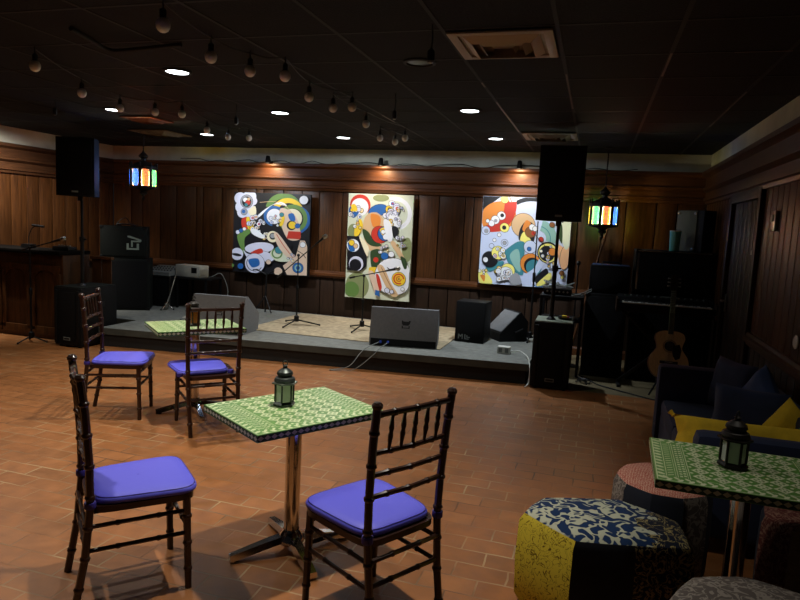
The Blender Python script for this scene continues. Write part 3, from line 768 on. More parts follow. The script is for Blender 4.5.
A3 = [('q', [(60, 62), (170, 62), (120, 100), (75, 150), (70, 120)], 'black'), ('r', 330, 245, 160, 182, 20, 118, 'black'), ('e', 155, 165, 95, 76, -20, 'orange'), ('p', [(75, 225), (130, 190), (180, 150), (195, 90), (250, 90), (235, 170), (180, 230), (110, 245)], 'red'),
      ('d', 190, 76, 20, 'lemon', 2), ('q', [(205, 62), (255, 62), (250, 88), (215, 90)], 'white'), ('d', 172, 160, 21, 'white', 2), ('d', 140, 182, 21, 'white', 2), ('d', 120, 200, 15, 'white', 2), ('d', 100, 188, 9, 'white', 2), ('d', 176, 158, 10, 'black'), ('d', 142, 186, 9, 'grey'),
      ('d', 188, 220, 23, 'lemon', 2), ('d', 186, 220, 11, 'black'), ('d', 90, 237, 21, 'mist', 2), ('d', 92, 240, 12, 'grey'), ('d', 160, 258, 9, 'white', 2), ('d', 188, 298, 17, 'mist', 2), ('d', 188, 298, 9, 'grey', 2), ('d', 135, 285, 8, 'white', 2), ('d', 120, 316, 12, 'mist', 2),
      ('d', 285, 206, 60, 'tan', 2), ('p', [(262, 280), (268, 225), (300, 185), (335, 200), (345, 250), (330, 300), (295, 285)], 'black'), ('p', [(270, 270), (290, 240), (330, 290), (320, 300), (275, 288)], 'lemon'), ('p', [(280, 225), (300, 180), (325, 200), (300, 240)], 'orange'), ('d', 322, 240, 27, 'brown', 2), ('d', 330, 215, 15, 'white', 2), ('d', 336, 245, 10, 'red'), ('d', 345, 222, 12, 'white', 2),
      ('r', 360, 270, 40, 95, -15, 75, 'lteal'), ('r', 360, 270, 60, 64, -15, 75, 'teal'), ('p', [(180, 345), (255, 290), (290, 300), (210, 360), (175, 365)], 'teal'), ('p', [(195, 365), (250, 325), (290, 300), (285, 420), (280, 460), (235, 440)], 'teal'), ('p', [(215, 360), (260, 330), (270, 440), (240, 420)], 'lteal'), ('p', [(90, 420), (170, 390), (180, 410), (110, 450)], 'teal'),
      ('d', 320, 315, 32, 'mist', 2), ('d', 315, 325, 10, 'blue', 2), ('d', 322, 400, 52, 'orange', 2), ('d', 330, 410, 42, 'black'), ('d', 338, 418, 40, 'teal'), ('p', [(290, 460), (340, 420), (375, 360), (400, 380), (340, 470), (300, 490)], 'mist'),
      ('d', 410, 340, 55, 'black'), ('d', 410, 342, 48, 'lemon'), ('d', 405, 345, 40, 'black'), ('c', 405, 340, 36, 9, 31), ('d', 432, 335, 18, 'orange', 2), ('p', [(460, 300), (495, 330), (500, 400), (470, 405)], 'peach'), ('e', 495, 360, 24, 62, 8, 'peach', 2), ('p', [(480, 190), (530, 195), (515, 300), (495, 320), (478, 260)], 'pale'), ('p', [(455, 210), (480, 200), (480, 290), (462, 260)], 'dgreen'), ('d', 375, 275, 12, 'red', 2), ('d', 430, 200, 12, 'brown', 2),
      ('d', 110, 385, 42, 'black'), ('d', 88, 388, 13, 'white'), ('d', 155, 350, 34, 'lemon', 2), ('c', 170, 360, 38, 11, 32), ('d', 205, 440, 36, 'lemon', 2), ('d', 195, 455, 34, 'white', 2), ('c', 180, 460, 42, 12, 33), ('p', [(50, 460), (75, 440), (115, 480), (120, 512), (60, 510)], 'lemon'), ('c', 75, 450, 24, 6, 34), ('p', [(60, 470), (85, 470), (80, 500)], 'orange'),
      ('p', [(215, 470), (255, 450), (275, 500), (225, 512)], 'grey'), ('p', [(300, 480), (330, 470), (335, 520), (290, 520)], 'mist'), ('p', [(345, 470), (400, 420), (410, 450), (360, 500)], 'black'), ('p', [(355, 500), (420, 440), (425, 470), (375, 510)], 'lemon'), ('d', 440, 405, 18, 'mist', 2), ('d', 480, 440, 12, 'brown', 2), ('d', 482, 460, 8, 'lemon', 2), ('c', 425, 395, 20, 5, 35),
      ('l', [(340, 505), (355, 515), (372, 512), (385, 520)], 5, 'blue'), ('l', [(335, 240), (380, 290), (420, 330)], 3, 'black'), ('l', [(230, 95), (215, 62)], 4, 'brown')]
painting('canvas_painting', 'square abstract painting on pale blue ground, behind the right speaker pole', -1.47, -.31, .865, 2.03, 'mist', ((78, 60), (535, 70), (45, 512)), A3, ART['black'])

# ------------------------------------------------------------------ stage
ZS = .22
stage = thing('stage_platform', 'low grey carpeted stage with a black skirt along the back wall', 'stage', (0, 0, 0))
SP = [(-5.5, 6.10), (-.56, 6.66), (-.56, 8.61), (-7.45, 8.61), (-7.45, 6.75), (-5.5, 6.75)]
b = MB(); b.prism(SP, .075, STAGE, TR(0, 0, ZS - .075), STAGELIP); b.build('deck', stage, 20)
SQ = [(-5.47, 6.125), (-.585, 6.685), (-.585, 8.6), (-7.43, 8.6), (-7.43, 6.775), (-5.47, 6.775)]
b = MB(); b.prism(SQ, ZS - .077, SKIRT, TR(0, 0, .001)); b.build('skirt', stage, 20)
b = MB(); b.box((-2.81, 7.72, ZS + .005), (2.48, 1.6, .009), RUG, .003)
tag(b.build('stage_rug'), 'worn beige rug lying on the stage under the microphone stands', 'rug')

def zwedge(label, loc, rz, w, h, d, logo=True):
    t = thing('floor_monitor', label, 'floor monitor', loc, rz, 'wedge floor monitors')
    prof = [(0, 0), (.0, .09), (.1 * h / .43, h), (.16 * h / .43, h), (d, .2), (d - .03, 0)]      # (y,z)
    b = MB(); M = Matrix(((0, 0, 1, -w / 2), (1, 0, 0, 0), (0, 1, 0, 0), (0, 0, 0, 1)))
    b.prism(prof, w, GREYBOX, M); b.build('cabinet', t, 20)
    ang = math.degrees(math.atan2(.1 * h / .43, h - .09))
    Mf = TR(0, 0, .09) @ RX(90 - ang) if True else None
    # grille faces the player at the back of the stage
    p0 = Vector((0, .16 * h / .43, h)); p1 = Vector((0, d, .2)); L = (p1 - p0).length; a2 = math.degrees(math.atan2(p1.z - p0.z, p1.y - p0.y))
    b = MB(); b.box((0, L / 2, .004), (w - .06, L - .05, .008), GRILLE, .003, TR(0, p0.y, p0.z) @ RX(a2)); b.build('grille', t)
    if logo:
        b = MB()
        Ml = Mf @ TR(.02, h * .42, .002)
        for q in ([(-.05, .035), (-.035, .035), (-.03, .025), (.03, .025), (.035, .035), (.055, .035), (.045, 0), (.03, -.02), (-.03, -.02), (-.045, 0)],
                  [(-.045, -.024), (-.033, -.024), (-.033, -.055), (-.045, -.055)], [(.045, -.024), (.033, -.024), (.033, -.055), (.045, -.055)], [(-.045, -.045), (.045, -.045), (.045, -.053), (-.045, -.053)]):
            b.flat(q, 0, DARKMARK, Ml)
        b.build('carry_handle', t, 0)
    b = MB(); b.box((0, -.001, .048), (w - .03, .006, .078), BLACK, .002); b.build('jack_panel', t)
    b = MB()
    for x in (-w * .33, -w * .22): b.lathe([(.016, 0), (.016, .014), (.01, .016), (.01, .03)], BLUEPLUG, 10, TR(x, 0, .05) @ RX(90))
    b.build('cable_plug', t)
    return t
zwedge('grey wedge floor monitor at stage left beyond the green table and chair', (-4.17, 6.47, ZS), 6, .66, .44, .5)
zwedge('grey wedge floor monitor at centre front of stage with blue plugs and cables', (-1.985, 6.84, ZS), 11, .77, .43, .5)
# third wedge stands on its side by the back wall
t = thing('floor_monitor', 'black wedge floor monitor tipped by the back wall right of the drum box', 'floor monitor', (-.98, 8.1, ZS), 35, 'wedge floor monitors')
b = MB(); M = Matrix(((1, 0, 0, 0), (0, 0, 1, -.2), (0, 1, 0, 0), (0, 0, 0, 1)))
b.prism([(-.2, 0), (.18, 0), (.18, .25), (.07, .37), (-.2, .1)], .42, BLACK, M); b.build('cabinet', t, 20)
b = MB(); L = math.hypot(.27, .27); b.box((0, 0, .004), (L - .05, .38, .008), GREYBOX, .003, TR(-.065, 0, .235) @ RY(-45)); b.build('grille', t)  # paler grey than the cabinet: the lit slope is put into the colour
b = MB(); b.tube([(.0, -.195, .12), (.0, -.215, .12), (.1, -.215, .16), (.1, -.195, .16)], .01, BLACKM, 6); b.build('carry_handle', t)

t = thing('cajon_drum', 'black box drum standing on stage between two floor monitors', 'drum', (-1.365, 7.55, ZS), -4)
b = MB(); b.box((0, .18, .245), (.36, .32, .47), BLACK, .008); b.build('body', t)
b = MB(); b.box((0, .012, .245), (.36, .012, .48), GRILLE, .004); b.build('front_plate', t)
b = MB(); b.box((0, .18, .488), (.365, .335, .014), BLACK, .005); b.build('seat_top', t)
b = MB()
for q in (((-.075, .1), (-.075, .04), (-.062, .04), (-.062, .1)), ((-.075, .1), (-.045, .06), (-.015, .1), (-.03, .1), (-.045, .08), (-.06, .1)), ((-.028, .1), (-.028, .04), (-.015, .04), (-.015, .1)),
          ((.005, .1), (.005, .04), (.06, .04), (.06, .05), (.018, .05), (.018, .1)), ((.03, .09), (.03, .062), (.075, .062), (.075, .072), (.042, .072), (.042, .09))):
    b.flat(list(q), .0075, MARKDIM, TR(-.06, 0, 0) @ RX(90) @ TR(0, 0, -.001))
b.build('emblem', t, 0)
for x in (-.15, .15):
    for y in (.05, .3):
        b = MB(); b.lathe([(.018, 0), (.02, .012)], SKIRT, 10, TR(x, y, 0)); b.build('foot', t)

# ------------------------------------------------------------------ microphones and stands
def mic_stand(label, base, rz, pole_h, boom, legs=.3, m=None, mname='microphone', mlab=None, straight=False):
    m = m or BLACKM
    t = thing('microphone_stand', label, 'microphone stand', base, rz, 'microphone stands')
    b = MB(); b.tube([(0, 0, .06), (0, 0, pole_h * .55)], .012, m, 8); b.tube([(0, 0, pole_h * .5), (0, 0, pole_h)], .008, m, 8)
    b.lathe([(.016, pole_h * .5), (.019, pole_h * .52), (.019, pole_h * .57), (.014, pole_h * .58)], m, 10); b.build('pole', t)
    b = MB(); b.lathe([(.03, .05), (.034, .07), (.03, .12), (.016, .13)], m, 12); b.build('hub', t)
    for k in range(3):
        a = 2 * PI * k / 3 + .4; b = MB(); b.tube([(.02 * math.cos(a), .02 * math.sin(a), .07), (legs * math.cos(a), legs * math.sin(a), .013)], .009, m, 8); b.sphere((legs * math.cos(a), legs * math.sin(a), .013), .013, SOCKET, 8, 6); b.build('leg', t)
    if boom:
        p0, p1 = Vector(boom[0]), Vector(boom[1]); d = (p1 - p0).normalized()
        b = MB(); b.tube([p0, p1], .007, m, 8); b.tube([p0 - d * .002, p0 + d * .07], .013, m, 8); b.build('boom', t)
        b = MB(); b.sphere((0, 0, pole_h), .02, m, 10, 6); b.build('clutch', t)
        R = t.matrix_basis
        tip = R @ p1; dw = (R.to_3x3() @ d)
        q = thing(mname, mlab, 'microphone', tip, 0, 'stage microphones')
        Mq = d_align(dw)
        b = MB(); b.lathe([(.010, .0), (.012, .03), (.016, .12), (.019, .14)], BLACKM, 12, Mq); b.build('handle', q)
        b = MB(); b.lathe([(.019, .14), (.026, .155), (.027, .175), (.02, .195), (.001, .203)], STEEL, 14, Mq); b.build('head_grille', q)
    return t
def d_align(d):
    return d.to_track_quat('Z', 'Y').to_matrix().to_4x4()
# boom ends are given in the stand's own frame
mic_stand('black boom microphone stand on the rug before the left painting', (-3.63, 7.5, ZS + .01), 0, .91, ((-.3, 0, .6), (.235, 0, 1.06)), .3, None, 'microphone', 'microphone with silver head on the boom pointing up before the left painting')
mic_stand('black boom microphone stand on the rug before the tall middle painting', (-2.76, 7.6, ZS + .01), 0, .7, ((-.19, 0, .66), (.28, 0, .78)), .27, None, 'microphone', 'small microphone on the low boom before the tall middle painting')
mic_stand('tall thin black stand rising in front of the right painting', (-.69, 8.05, ZS), 0, 1.5, None, .12)
mic_stand('chrome microphone stand leaning pole at left of stage beside the black case', (-5.78, 7.72, ZS), 0, .1, None, .1, CHROME)
o = bpy.data.objects['microphone_stand.003']
b = MB(); b.tube([(0, 0, .06), (.13, .02, .5)], .014, CHROME, 10); b.tube([(-.02, 0, .02), (.02, 0, .1)], .03, STEEL, 10); b.build('leaning_tube', o)
mic_stand('black microphone stand on the brick floor before the wooden bar at left', (-6.27, 5.88, 0), 0, 1.12, ((-.12, 0, 1.08), (.32, .0, 1.2)), .17, None, 'microphone', 'microphone on the boom in front of the wooden bar at left')

# ------------------------------------------------------------------ PA speakers
def sub_box(label, loc, rz, w, d, h, topm=None):
    t = thing('subwoofer', label, 'subwoofer', loc, rz, 'subwoofers on the floor')
    b = MB(); b.box((0, d / 2, h / 2 + .01), (w, d, h - .02), BLACK, .012); b.build('cabinet', t)
    b = MB(); b.box((0, .0, h / 2 + .01), (w * .62, .02, h - .12), GRILLE, .006)
    for s in (-1, 1): b.box((s * w * .41, .0, h / 2 + .01), (w * .1, .03, h - .08), BLACK, .006)
    b.build('grille', t)
    b = MB(); b.box((0, d / 2, h + .004), (w - .02, d - .02, .012), topm or SUBTOP, .004); b.build('top_panel', t)
    b = MB(); b.box((0, -.012, .1), (.09, .004, .035), MARKDIM, 0)
    b.box((0, -.0145, .1), (.075, .002, .02), DARKMARK, 0); b.build('badge', t)
    for x in (-1, 1):
        for y in (.05, d - .05):
            b = MB(); b.lathe([(.02, 0), (.02, .015)], SOCKET, 10, TR(x * (w / 2 - .05), y, 0)); b.build('foot', t)
    for s in (-1, 1):
        b = MB(); b.box((s * (w / 2 + .002), d / 2, h * .7), (.008, .16, .06), BLACKM, .003); b.build('side_handle', t)
    return t
sub_box('black subwoofer on the brick floor at left below the tall speaker pole', (-5.73, 5.87, 0), 0, .38, .58, .69, DKGREEN)
sub_box('black subwoofer at the right end of the stage under the right speaker pole', (-.335, 6.57, 0), 1, .385, .42, .69)
def spk(label, loc, rz, w, d, h, lean=0):
    t = thing('loudspeaker', label, 'loudspeaker', loc, rz, 'speakers on poles')
    M = RX(lean)
    pl = [(-w / 2, 0), (w / 2, 0), (w / 2, d * .35), (w * .33, d), (-w * .33, d), (-w / 2, d * .35)]
    b = MB(); b.prism(pl, h, BLACK, M @ TR(0, -d * .4, 0)); b.build('cabinet', t, 20)
    b = MB(); b.box((0, -d * .4 - .004, h / 2), (w - .05, .012, h - .06), GRILLE, .005, M); b.build('grille', t)
    b = MB(); b.box((0, -d * .4 - .012, .05), (.07, .003, .02), MARKDIM, 0, M); b.build('badge', t)
    b = MB()
    b.tube([(-w * .12, .1, h), (-w * .12, .1, h + .025), (w * .12, .1, h + .025), (w * .12, .1, h)], .009, BLACKM, 6, True, M); b.build('top_handle', t)
    b = MB(); b.lathe([(.03, -.05), (.03, .0)], BLACKM, 12, M); b.build('pole_cup', t)
    return t
spk('black loudspeaker on the tall pole at left near the wooden bar', (-5.72, 6.07, 1.735), 24, .41, .38, .65)
spk('large black loudspeaker on a pole at the right end of stage, overlapping the right painting', (-.372, 6.74, 1.71), 1, .445, .4, .735)
for lab, (x, y), z0, z1 in (('black speaker pole standing on the left subwoofer', (-5.70, 6.07), .70, 1.69), ('black speaker pole standing on the right subwoofer', (-.372, 6.74), .70, 1.665)):
    t = thing('speaker_pole', lab, 'speaker pole', (x, y, z0), 0, 'speaker poles')
    b = MB(); b.tube([(0, 0, 0), (0, 0, (z1 - z0) * .55)], .021, BLACKM, 12); b.build('lower_tube', t)
    b = MB(); b.tube([(0, 0, (z1 - z0) * .5), (0, 0, z1 - z0 - .004)], .016, BLACKM, 12); b.build('upper_tube', t)
    b = MB(); b.lathe([(.03, (z1 - z0) * .52), (.03, (z1 - z0) * .58)], BLACKM, 12); b.tube([(.02, 0, (z1 - z0) * .55), (.06, 0, (z1 - z0) * .55)], .009, BLACKM, 8); b.build('collar', t)
    b = MB(); b.lathe([(.05, .001), (.045, .012), (.025, .03)], BLACKM, 14); b.build('base_flange', t)

# ------------------------------------------------------------------ left back: bar, amp stack, case, table
bar = thing('bar_counter', 'dark wooden bar counter with arched front panels at far left', 'bar counter', (-6.74, 6.1, 0))
b = MB(); b.box((0, .24, .52), (1.4, .42, 1.03), WOOD, .006); b.build('carcass', bar)
b = MB(); b.box((0, .21, 1.055), (1.42, .5, .045), GAP, .008); b.build('counter_top', bar)
for x in (-.46, 0, .46):
    b = MB()
    for s in (-1, 1): b.box((s * .19, .02, .45), (.05, .03, .7), WOOD, .006, TR(x, 0, 0))
    b.box((0, .02, .1), (.43, .03, .1), WOOD, .006, TR(x, 0, 0))
    o, i = [], []
    for k in range(13):
        a = PI * k / 12; o.append((.215 * math.cos(a), .78 + .12)); i.append((.165 * math.cos(a), .72 + .12 * math.sin(a)))
    for k in range(12):
        q = [i[k], o[k], o[k + 1], i[k + 1]]
        b.prism([(p[0], p[1]) for p in q], .03, WOOD, TR(x, .035, 0) @ RX(90))
    b.build('arched_panel', bar)
b = MB(); planks(b, .3, .05, .98, [.15], WOOD, TR(.74, .46, 0)); b.box((.89, .45, 1.0), (.32, .06, .035), WOOD, .006); b.build('return_panel', bar)
t = thing('gooseneck_lamp', 'small dark gooseneck lamp standing on the wooden bar', 'lamp', (-6.73, 6.3, 1.078))
b = MB(); b.prism([(-.07, -.05), (.07, -.05), (.06, .05), (-.06, .05)], .05, BLACKM); b.build('base', t)
b = MB(); b.tube(catmull([(0, 0, .05), (.0, 0, .14), (.05, 0, .24), (.12, 0, .28)], 6), .006, BLACKM, 8); b.build('neck', t)
b = MB(); b.tube([(.06, 0, .285), (.24, 0, .275)], .014, BLACKM, 10); b.build('lamp_bar', t)
t = thing('desk_microphone', 'small horizontal black desk box on the right of the wooden bar', 'device', (-6.2, 6.32, 1.078))
b = MB(); b.box((0, 0, .025), (.24, .14, .05), BLACKM, .008); b.build('body', t)
for k in range(5): b = MB(); b.lathe([(.012, .05), (.01, .066)], STEEL, 10, TR(-.08 + .04 * k, 0, 0)); b.build('knob', t)

def amp_cab(name, label, cat, loc, rz, w, d, h, m, grille=True, face=GRILLE, group=None, corners=False):
    t = thing(name, label, cat, loc, rz, group)
    b = MB(); b.box((0, d / 2, h / 2), (w, d, h), m, .012); b.build('cabinet', t)
    if grille:
        b = MB(); b.box((0, -.002, h / 2), (w - .06, .016, h - .06), face, .005); b.build('grille', t)
    if corners:
        for sx in (-1, 1):
            for z in (.02, h - .02):
                b = MB(); b.box((sx * (w / 2 - .02), .018, z), (.05, .05, .05), BLACKM, .01); b.build('corner_guard', t)
    return t
t = amp_cab('speaker_cabinet', 'tall dark speaker cabinet under the amplifier with the white emblem', 'speaker cabinet', (-6.2, 7.36, ZS), 32, .66, .42, .72, DKGREEN, True, GRILLE, None, True)
t = amp_cab('guitar_amplifier', 'dark green amplifier with a white emblem on its right front, at left', 'amplifier', (-6.21, 7.36, ZS + .725), 32, .6, .36, .44, DKGREEN, True, DKGREEN, None, True)
b = MB()
S_ = .08
for q in (((-1, -1), (1, -1), (1, -.7), (-1, -.7)), ((-1, -.7), (-.65, -.7), (-.65, .1), (-1, .1)), ((.62, -.7), (1, -.7), (1, .1), (.62, .1)), ((-.28, -.5), (.0, -.5), (.0, .6), (-.28, .6)),
          ((-.85, 1.4), (-.45, 1.4), (1.35, .78), (1.4, .55), (1.2, .35), (.0, .35), (.0, .6), (.95, .62), (.3, .85), (-.85, 1.15))):
    b.flat([(x * S_ + .12, z * S_ + .2) for x, z in q], 0, MARK, TR(0, -.0115, 0) @ RX(90))
b.build('emblem', t, 0)
b = MB(); b.tube([(-.12, .18, .44), (-.11, .18, .465), (.11, .18, .465), (.12, .18, .44)], .011, BLACKM, 8); b.build('top_handle', t)
b = MB(); b.tube(catmull([(-.15, 7.5, 1.39), (-.2, 7.45, 1.41), (-.12, 7.52, 1.5), (-.1, 7.6, 1.42), (.05, 7.45, 1.4), (.12, 7.5, 1.41)], 6), .006, SOCKET, 6, True, TR(-6.2, 0, 0))
tag(b.build('loose_cable'), 'loose black cable lying on top of the amplifier with the emblem', 'cable', 'loose cables')
t = amp_cab('equipment_case', 'black equipment case with pale edging left of the leaning chrome stand', 'case', (-6.14, 7.95, ZS), 0, .5, .45, .46, BLACK, False)
b = MB()
for sx in (-1, 1): b.box((sx * .242, -.002, .23), (.022, .012, .44), STEEL, .002)
b.box((0, -.002, .45), (.48, .012, .018), STEEL, .002); b.build('edging', t)
t = thing('mixing_desk', 'pale grey mixing desk on the black equipment case', 'mixing desk', (-6.13, 8.13, ZS + .463), 0)
b = MB(); b.prism([(-.2, 0), (.2, 0), (.2, .12), (-.2, .05)], .46, MARKDIM, Matrix(((0, 0, 1, -.23), (1, 0, 0, 0), (0, 1, 0, 0), (0, 0, 0, 1)))); b.build('body', t, 20)
for i in range(9):
    for j in range(3): b = MB(); b.lathe([(.01, 0), (.008, .016)], BLACKM, 8, TR(-.2 + .05 * i, -.12 + .1 * j, .066 + .0175 * j)); b.build('knob', t)
t = thing('side_table', 'black metal side table at the back of stage under the white carton', 'table', (-5.57, 8.2, ZS))
b = MB(); b.box((0, 0, .445), (.54, .44, .03), BLACK, .006); b.build('tabletop', t)
for x in (-.24, .24):
    for y in (-.19, .19):
        b = MB(); b.box((x, y, .215), (.03, .03, .43), BLACKM, .004); b.build('leg', t)
t = thing('carton', 'white cardboard carton with open end on the black side table', 'box', (-5.66, 8.15, ZS + .461), -6)
b = MB(); b.box((0, 0, .085), (.44, .2, .17), CARTON, .003); b.build('body', t)
b = MB(); b.box((.215, -.04, .14), (.012, .16, .09), CARTON, 0, RY(14)); b.build('flap', t)
b = MB(); b.box((.12, -.1008, .1), (.1, .001, .08), BLACKM); b.build('printed_patch', t)
for P, lab in (([(-5.35, 8.1, ZS + .468), (-5.22, 8.0, .72), (-5.1, 8.05, .76), (-5.02, 8.1, .5), (-5.05, 8.0, ZS + .008), (-4.8, 8.2, ZS + .008)], 'grey cable looping down beside the black side table'),):
    b = MB(); b.tube(catmull(P, 8), .006, MARKDIM, 6); tag(b.build('loose_cable'), lab, 'cable', 'loose cables')
t = thing('folded_stand', 'dark folded instrument stand at the back wall below the left painting', 'stand', (-4.55, 8.35, ZS))
b = MB(); b.tube([(0, 0, 0), (0, .02, .58)], .012, BLACKM, 8); b.build('pole', t)
for dx in (-.14, .14):
    b = MB(); b.tube([(dx, -.08, .012), (0, 0, .24)], .01, BLACKM, 8); b.build('leg', t)
    b = MB(); b.tube([(0, .02, .55), (dx, -.02, .62), (dx * 1.1, -.1, .62)], .01, BLACKM, 8); b.build('yoke', t)

# ------------------------------------------------------------------ right back corner: stacks, keyboard, guitar
t = amp_cab('speaker_cabinet', 'tall black cabinet behind the right subwoofer, holding the amplifier', 'speaker cabinet', (.17, 7.45, 0), -2, .44, .45, .94, BLACK, True, GRILLE, None, True)
t = amp_cab('guitar_amplifier', 'small black amplifier with blue top edge beside the keyboard', 'amplifier', (.185, 7.5, .945), -2, .43, .34, .31, BLACK, True, GRILLE, None)
b = MB(); b.box((0, .17, .313), (.4, .3, .012), NAVYLT, .004); b.build('top_panel', t)
b = MB(); b.tube([(-.1, .17, .318), (-.09, .17, .345), (.09, .17, .345), (.1, .17, .318)], .01, BLACKM, 8); b.build('top_handle', t)
t = amp_cab('speaker_cabinet', 'lower black cabinet of the stack behind the keyboard', 'speaker cabinet', (.83, 7.52, 0), 0, .76, .5, .985, BLACK, True, GRILLE, None, True)
t = amp_cab('speaker_cabinet', 'wide black speaker cabinet above the keyboard, carrying the cup', 'speaker cabinet', (.83, 7.5, .99), 0, .78, .5, .465, BLACK, True, GRILLE, None, True)
b = MB(); b.box((-.36, -.008, .23), (.02, .012, .4), STEEL, .003); b.box((0, -.008, .455), (.74, .01, .012), STEEL, .002); b.build('edging', t)
t = thing('grey_case', 'grey case with corner bolts on top of the wide black cabinet', 'case', (.975, 7.655, 1.458), -45)
b = MB(); b.box((0, .1, .225), (.33, .2, .45), BLACK, .006); b.build('body', t)
b = MB(); b.box((-.04, -.004, .225), (.25, .012, .44), GREYPANEL, .003); b.build('front_panel', t)
for x in (-.145, .065):
    for z in (.03, .415):
        b = MB(); b.lathe([(.014, 0), (.014, .01), (.006, .014)], STEEL, 10, TR(x, -.01, z) @ RX(90)); b.build('bolt', t)
t = thing('cup', 'teal plastic cup standing beside the grey case', 'cup', (.83, 7.6, 1.457), 0)
b = MB(); b.lathe([(.046, 0), (.05, .01), (.06, .22), (.056, .22), (.046, .015), (.001, .012)], TEAL, 24); b.build('body', t)
b = MB(); b.lathe([(.0605, .212), (.0625, .217), (.0605, .222), (.0565, .222), (.0565, .214)], WHITE, 24); b.build('rim', t)

kb = thing('keyboard', 'long black stage keyboard on a stand before the black stack', 'keyboard', (.755, 7.22, .8), 0)
b = MB(); b.box((0, .0, .055), (.95, .32, .09), BLACK, .01); b.prism([(-.02, 0), (.16, 0), (.16, .08), (.02, .06)], .95, BLACK, TR(0, 0, .09) @ Matrix(((0, 0, 1, -.475), (1, 0, 0, 0), (0, 1, 0, 0), (0, 0, 0, 1)))); b.build('body', kb, 25)
b = MB()
nk = 36
for i in range(nk): b.box((-.43 + .86 * (i + .5) / nk, -.09, .104), (.86 / nk - .0015, .13, .012), WHITE, .0015)
b.build('white_keys', kb)
b = MB()
for i in range(nk - 1):
    if i % 7 not in (2, 6): b.box((-.43 + .86 * (i + 1) / nk, -.065, .114), (.012, .08, .014), SOCKET, .002)
b.build('black_keys', kb)
for i in range(14): b = MB(); b.lathe([(.011, 0), (.009, .016)], MARKDIM if i % 3 else STEEL, 8, TR(-.4 + .06 * i, .085, .155) @ RX(12)); b.build('knob', kb)
b = MB(); b.box((.05, .12, .166), (.16, .05, .008), MARKDIM, .002); b.build('display', kb)
for s in (-1, 1):
    b = MB(); b.box((s * .48, 0, .07), (.018, .33, .14), WOOD_DK, .005); b.build('end_cheek', kb)
ks = thing('keyboard_stand', 'black crossed metal stand under the long keyboard', 'keyboard stand', (.755, 7.2, 0), 0)
for s in (-1, 1):
    b = MB(); b.box((0, s * .03, 0), (1.12, .025, .035), BLACKM, .005, TR(0, 0, .42) @ RY(s * 43)); b.build('cross_leg', ks)
    b = MB(); b.box((s * .4, 0, .795), (.035, .32, .022), BLACKM, .006); b.build('rest_bar', ks)
    b = MB(); b.box((s * .4, 0, .015), (.035, .32, .026), SOCKET, .006); b.build('foot_bar', ks)
t = thing('microphone_stand', 'short black microphone post standing beside the small amplifier', 'microphone stand', (-.17, 7.9, 0), 0, 'microphone stands')
b = MB(); b.tube([(0, 0, .02), (0, 0, 1.22)], .009, BLACKM, 8); b.build('pole', t)
b = MB(); b.lathe([(.1, 0), (.1, .012), (.02, .025)], BLACKM, 20); b.build('base', t)
b = MB(); b.sphere((0, 0, 1.245), .028, SOCKET, 10, 8); b.build('clutch', t)
t = thing('wooden_stick', 'long brown wooden stick leaning against back wall below the right pendant', 'stick', (-.1, 8.3, 0), 0)
b = MB(); b.tube([(-.12, 0, .01), (.24, .3, 1.72)], [.018, .012], WOOD, 10); b.build('shaft', t)
b = MB(); b.tube([(.237, .297, 1.705), (.243, .303, 1.735)], .014, SOCKET, 10); b.build('tip', t)

# acoustic guitar on its stand
g = thing('acoustic_guitar', 'acoustic guitar with pale top leaning on a stand before the keyboard', 'guitar', (.80, 6.80, .19), 0)
Mg = RX(-12) @ RZ(0)
half = [(0, .0), (.1, .012), (.165, .07), (.19, .15), (.175, .225), (.135, .285), (.118, .32), (.128, .37), (.142, .415), (.125, .465), (.07, .488), (0, .49)]
hs = catmull([(x, z, 0) for x, z in half], 4)
outl = [(v.x, v.y) for v in hs] + [(-v.x, v.y) for v in reversed(hs[1:-1])]
Mf = Mg @ RX(90)          # outline (x,z) ; +local z towards -y
b = MB(); b.prism(outl, .1, GSIDE, Mf @ TR(0, 0, -.1)); b.build('body', g)
b = MB(); b.prism([(x * .985, .003 + z * .988) for x, z in outl], .003, SPRUCE, Mf); b.build('soundboard', g)
b = MB(); b.flat(circle(0, .335, .05, 28), .0038, DARKMARK, Mf)
for r in (.056, .061):
    for k in range(28):
        a, c = 2 * PI * k / 28, 2 * PI * (k + 1) / 28
        b.flat([(r * math.cos(a), .335 + r * math.sin(a)), (r * math.cos(c), .335 + r * math.sin(c)), ((r + .003) * math.cos(c), .335 + (r + .003) * math.sin(c)), ((r + .003) * math.cos(a), .335 + (r + .003) * math.sin(a))], .004, GSIDE, Mf)
b.build('sound_hole', g, 0)
b = MB(); b.prism([(.02, .3), (.055, .345), (.09, .36), (.112, .3), (.1, .22), (.06, .2), (.035, .24)], .002, FRET, Mf @ TR(0, 0, .0035)); b.build('pickguard', g)
b = MB(); b.box((0, 0, 0), (.17, .028, .009), FRET, .003, Mf @ TR(0, .17, .0075)); b.box((0, .004, .006), (.075, .004, .006), WHITE, 0, Mf @ TR(0, .17, .0075)); b.build('bridge', g)
b = MB(); b.box((0, .675, .006), (.05, .44, .02), FRET, .004, Mf); b.tube([(0, .48, -.01), (0, .89, -.008)], .021, GSIDE, 8, True, Mf)
for k in range(14): b.box((0, .888 - .39 * (1 - .94 ** k), .017), (.048, .003, .003), STEEL, 0, Mf)
b.build('neck', g)
b = MB(); b.prism([(-.025, .89), (.025, .89), (.036, .93), (.034, 1.05), (0, 1.06), (-.034, 1.05), (-.036, .93)], .016, FRET, Mf @ TR(0, 0, -.012)); b.build('headstock', g)
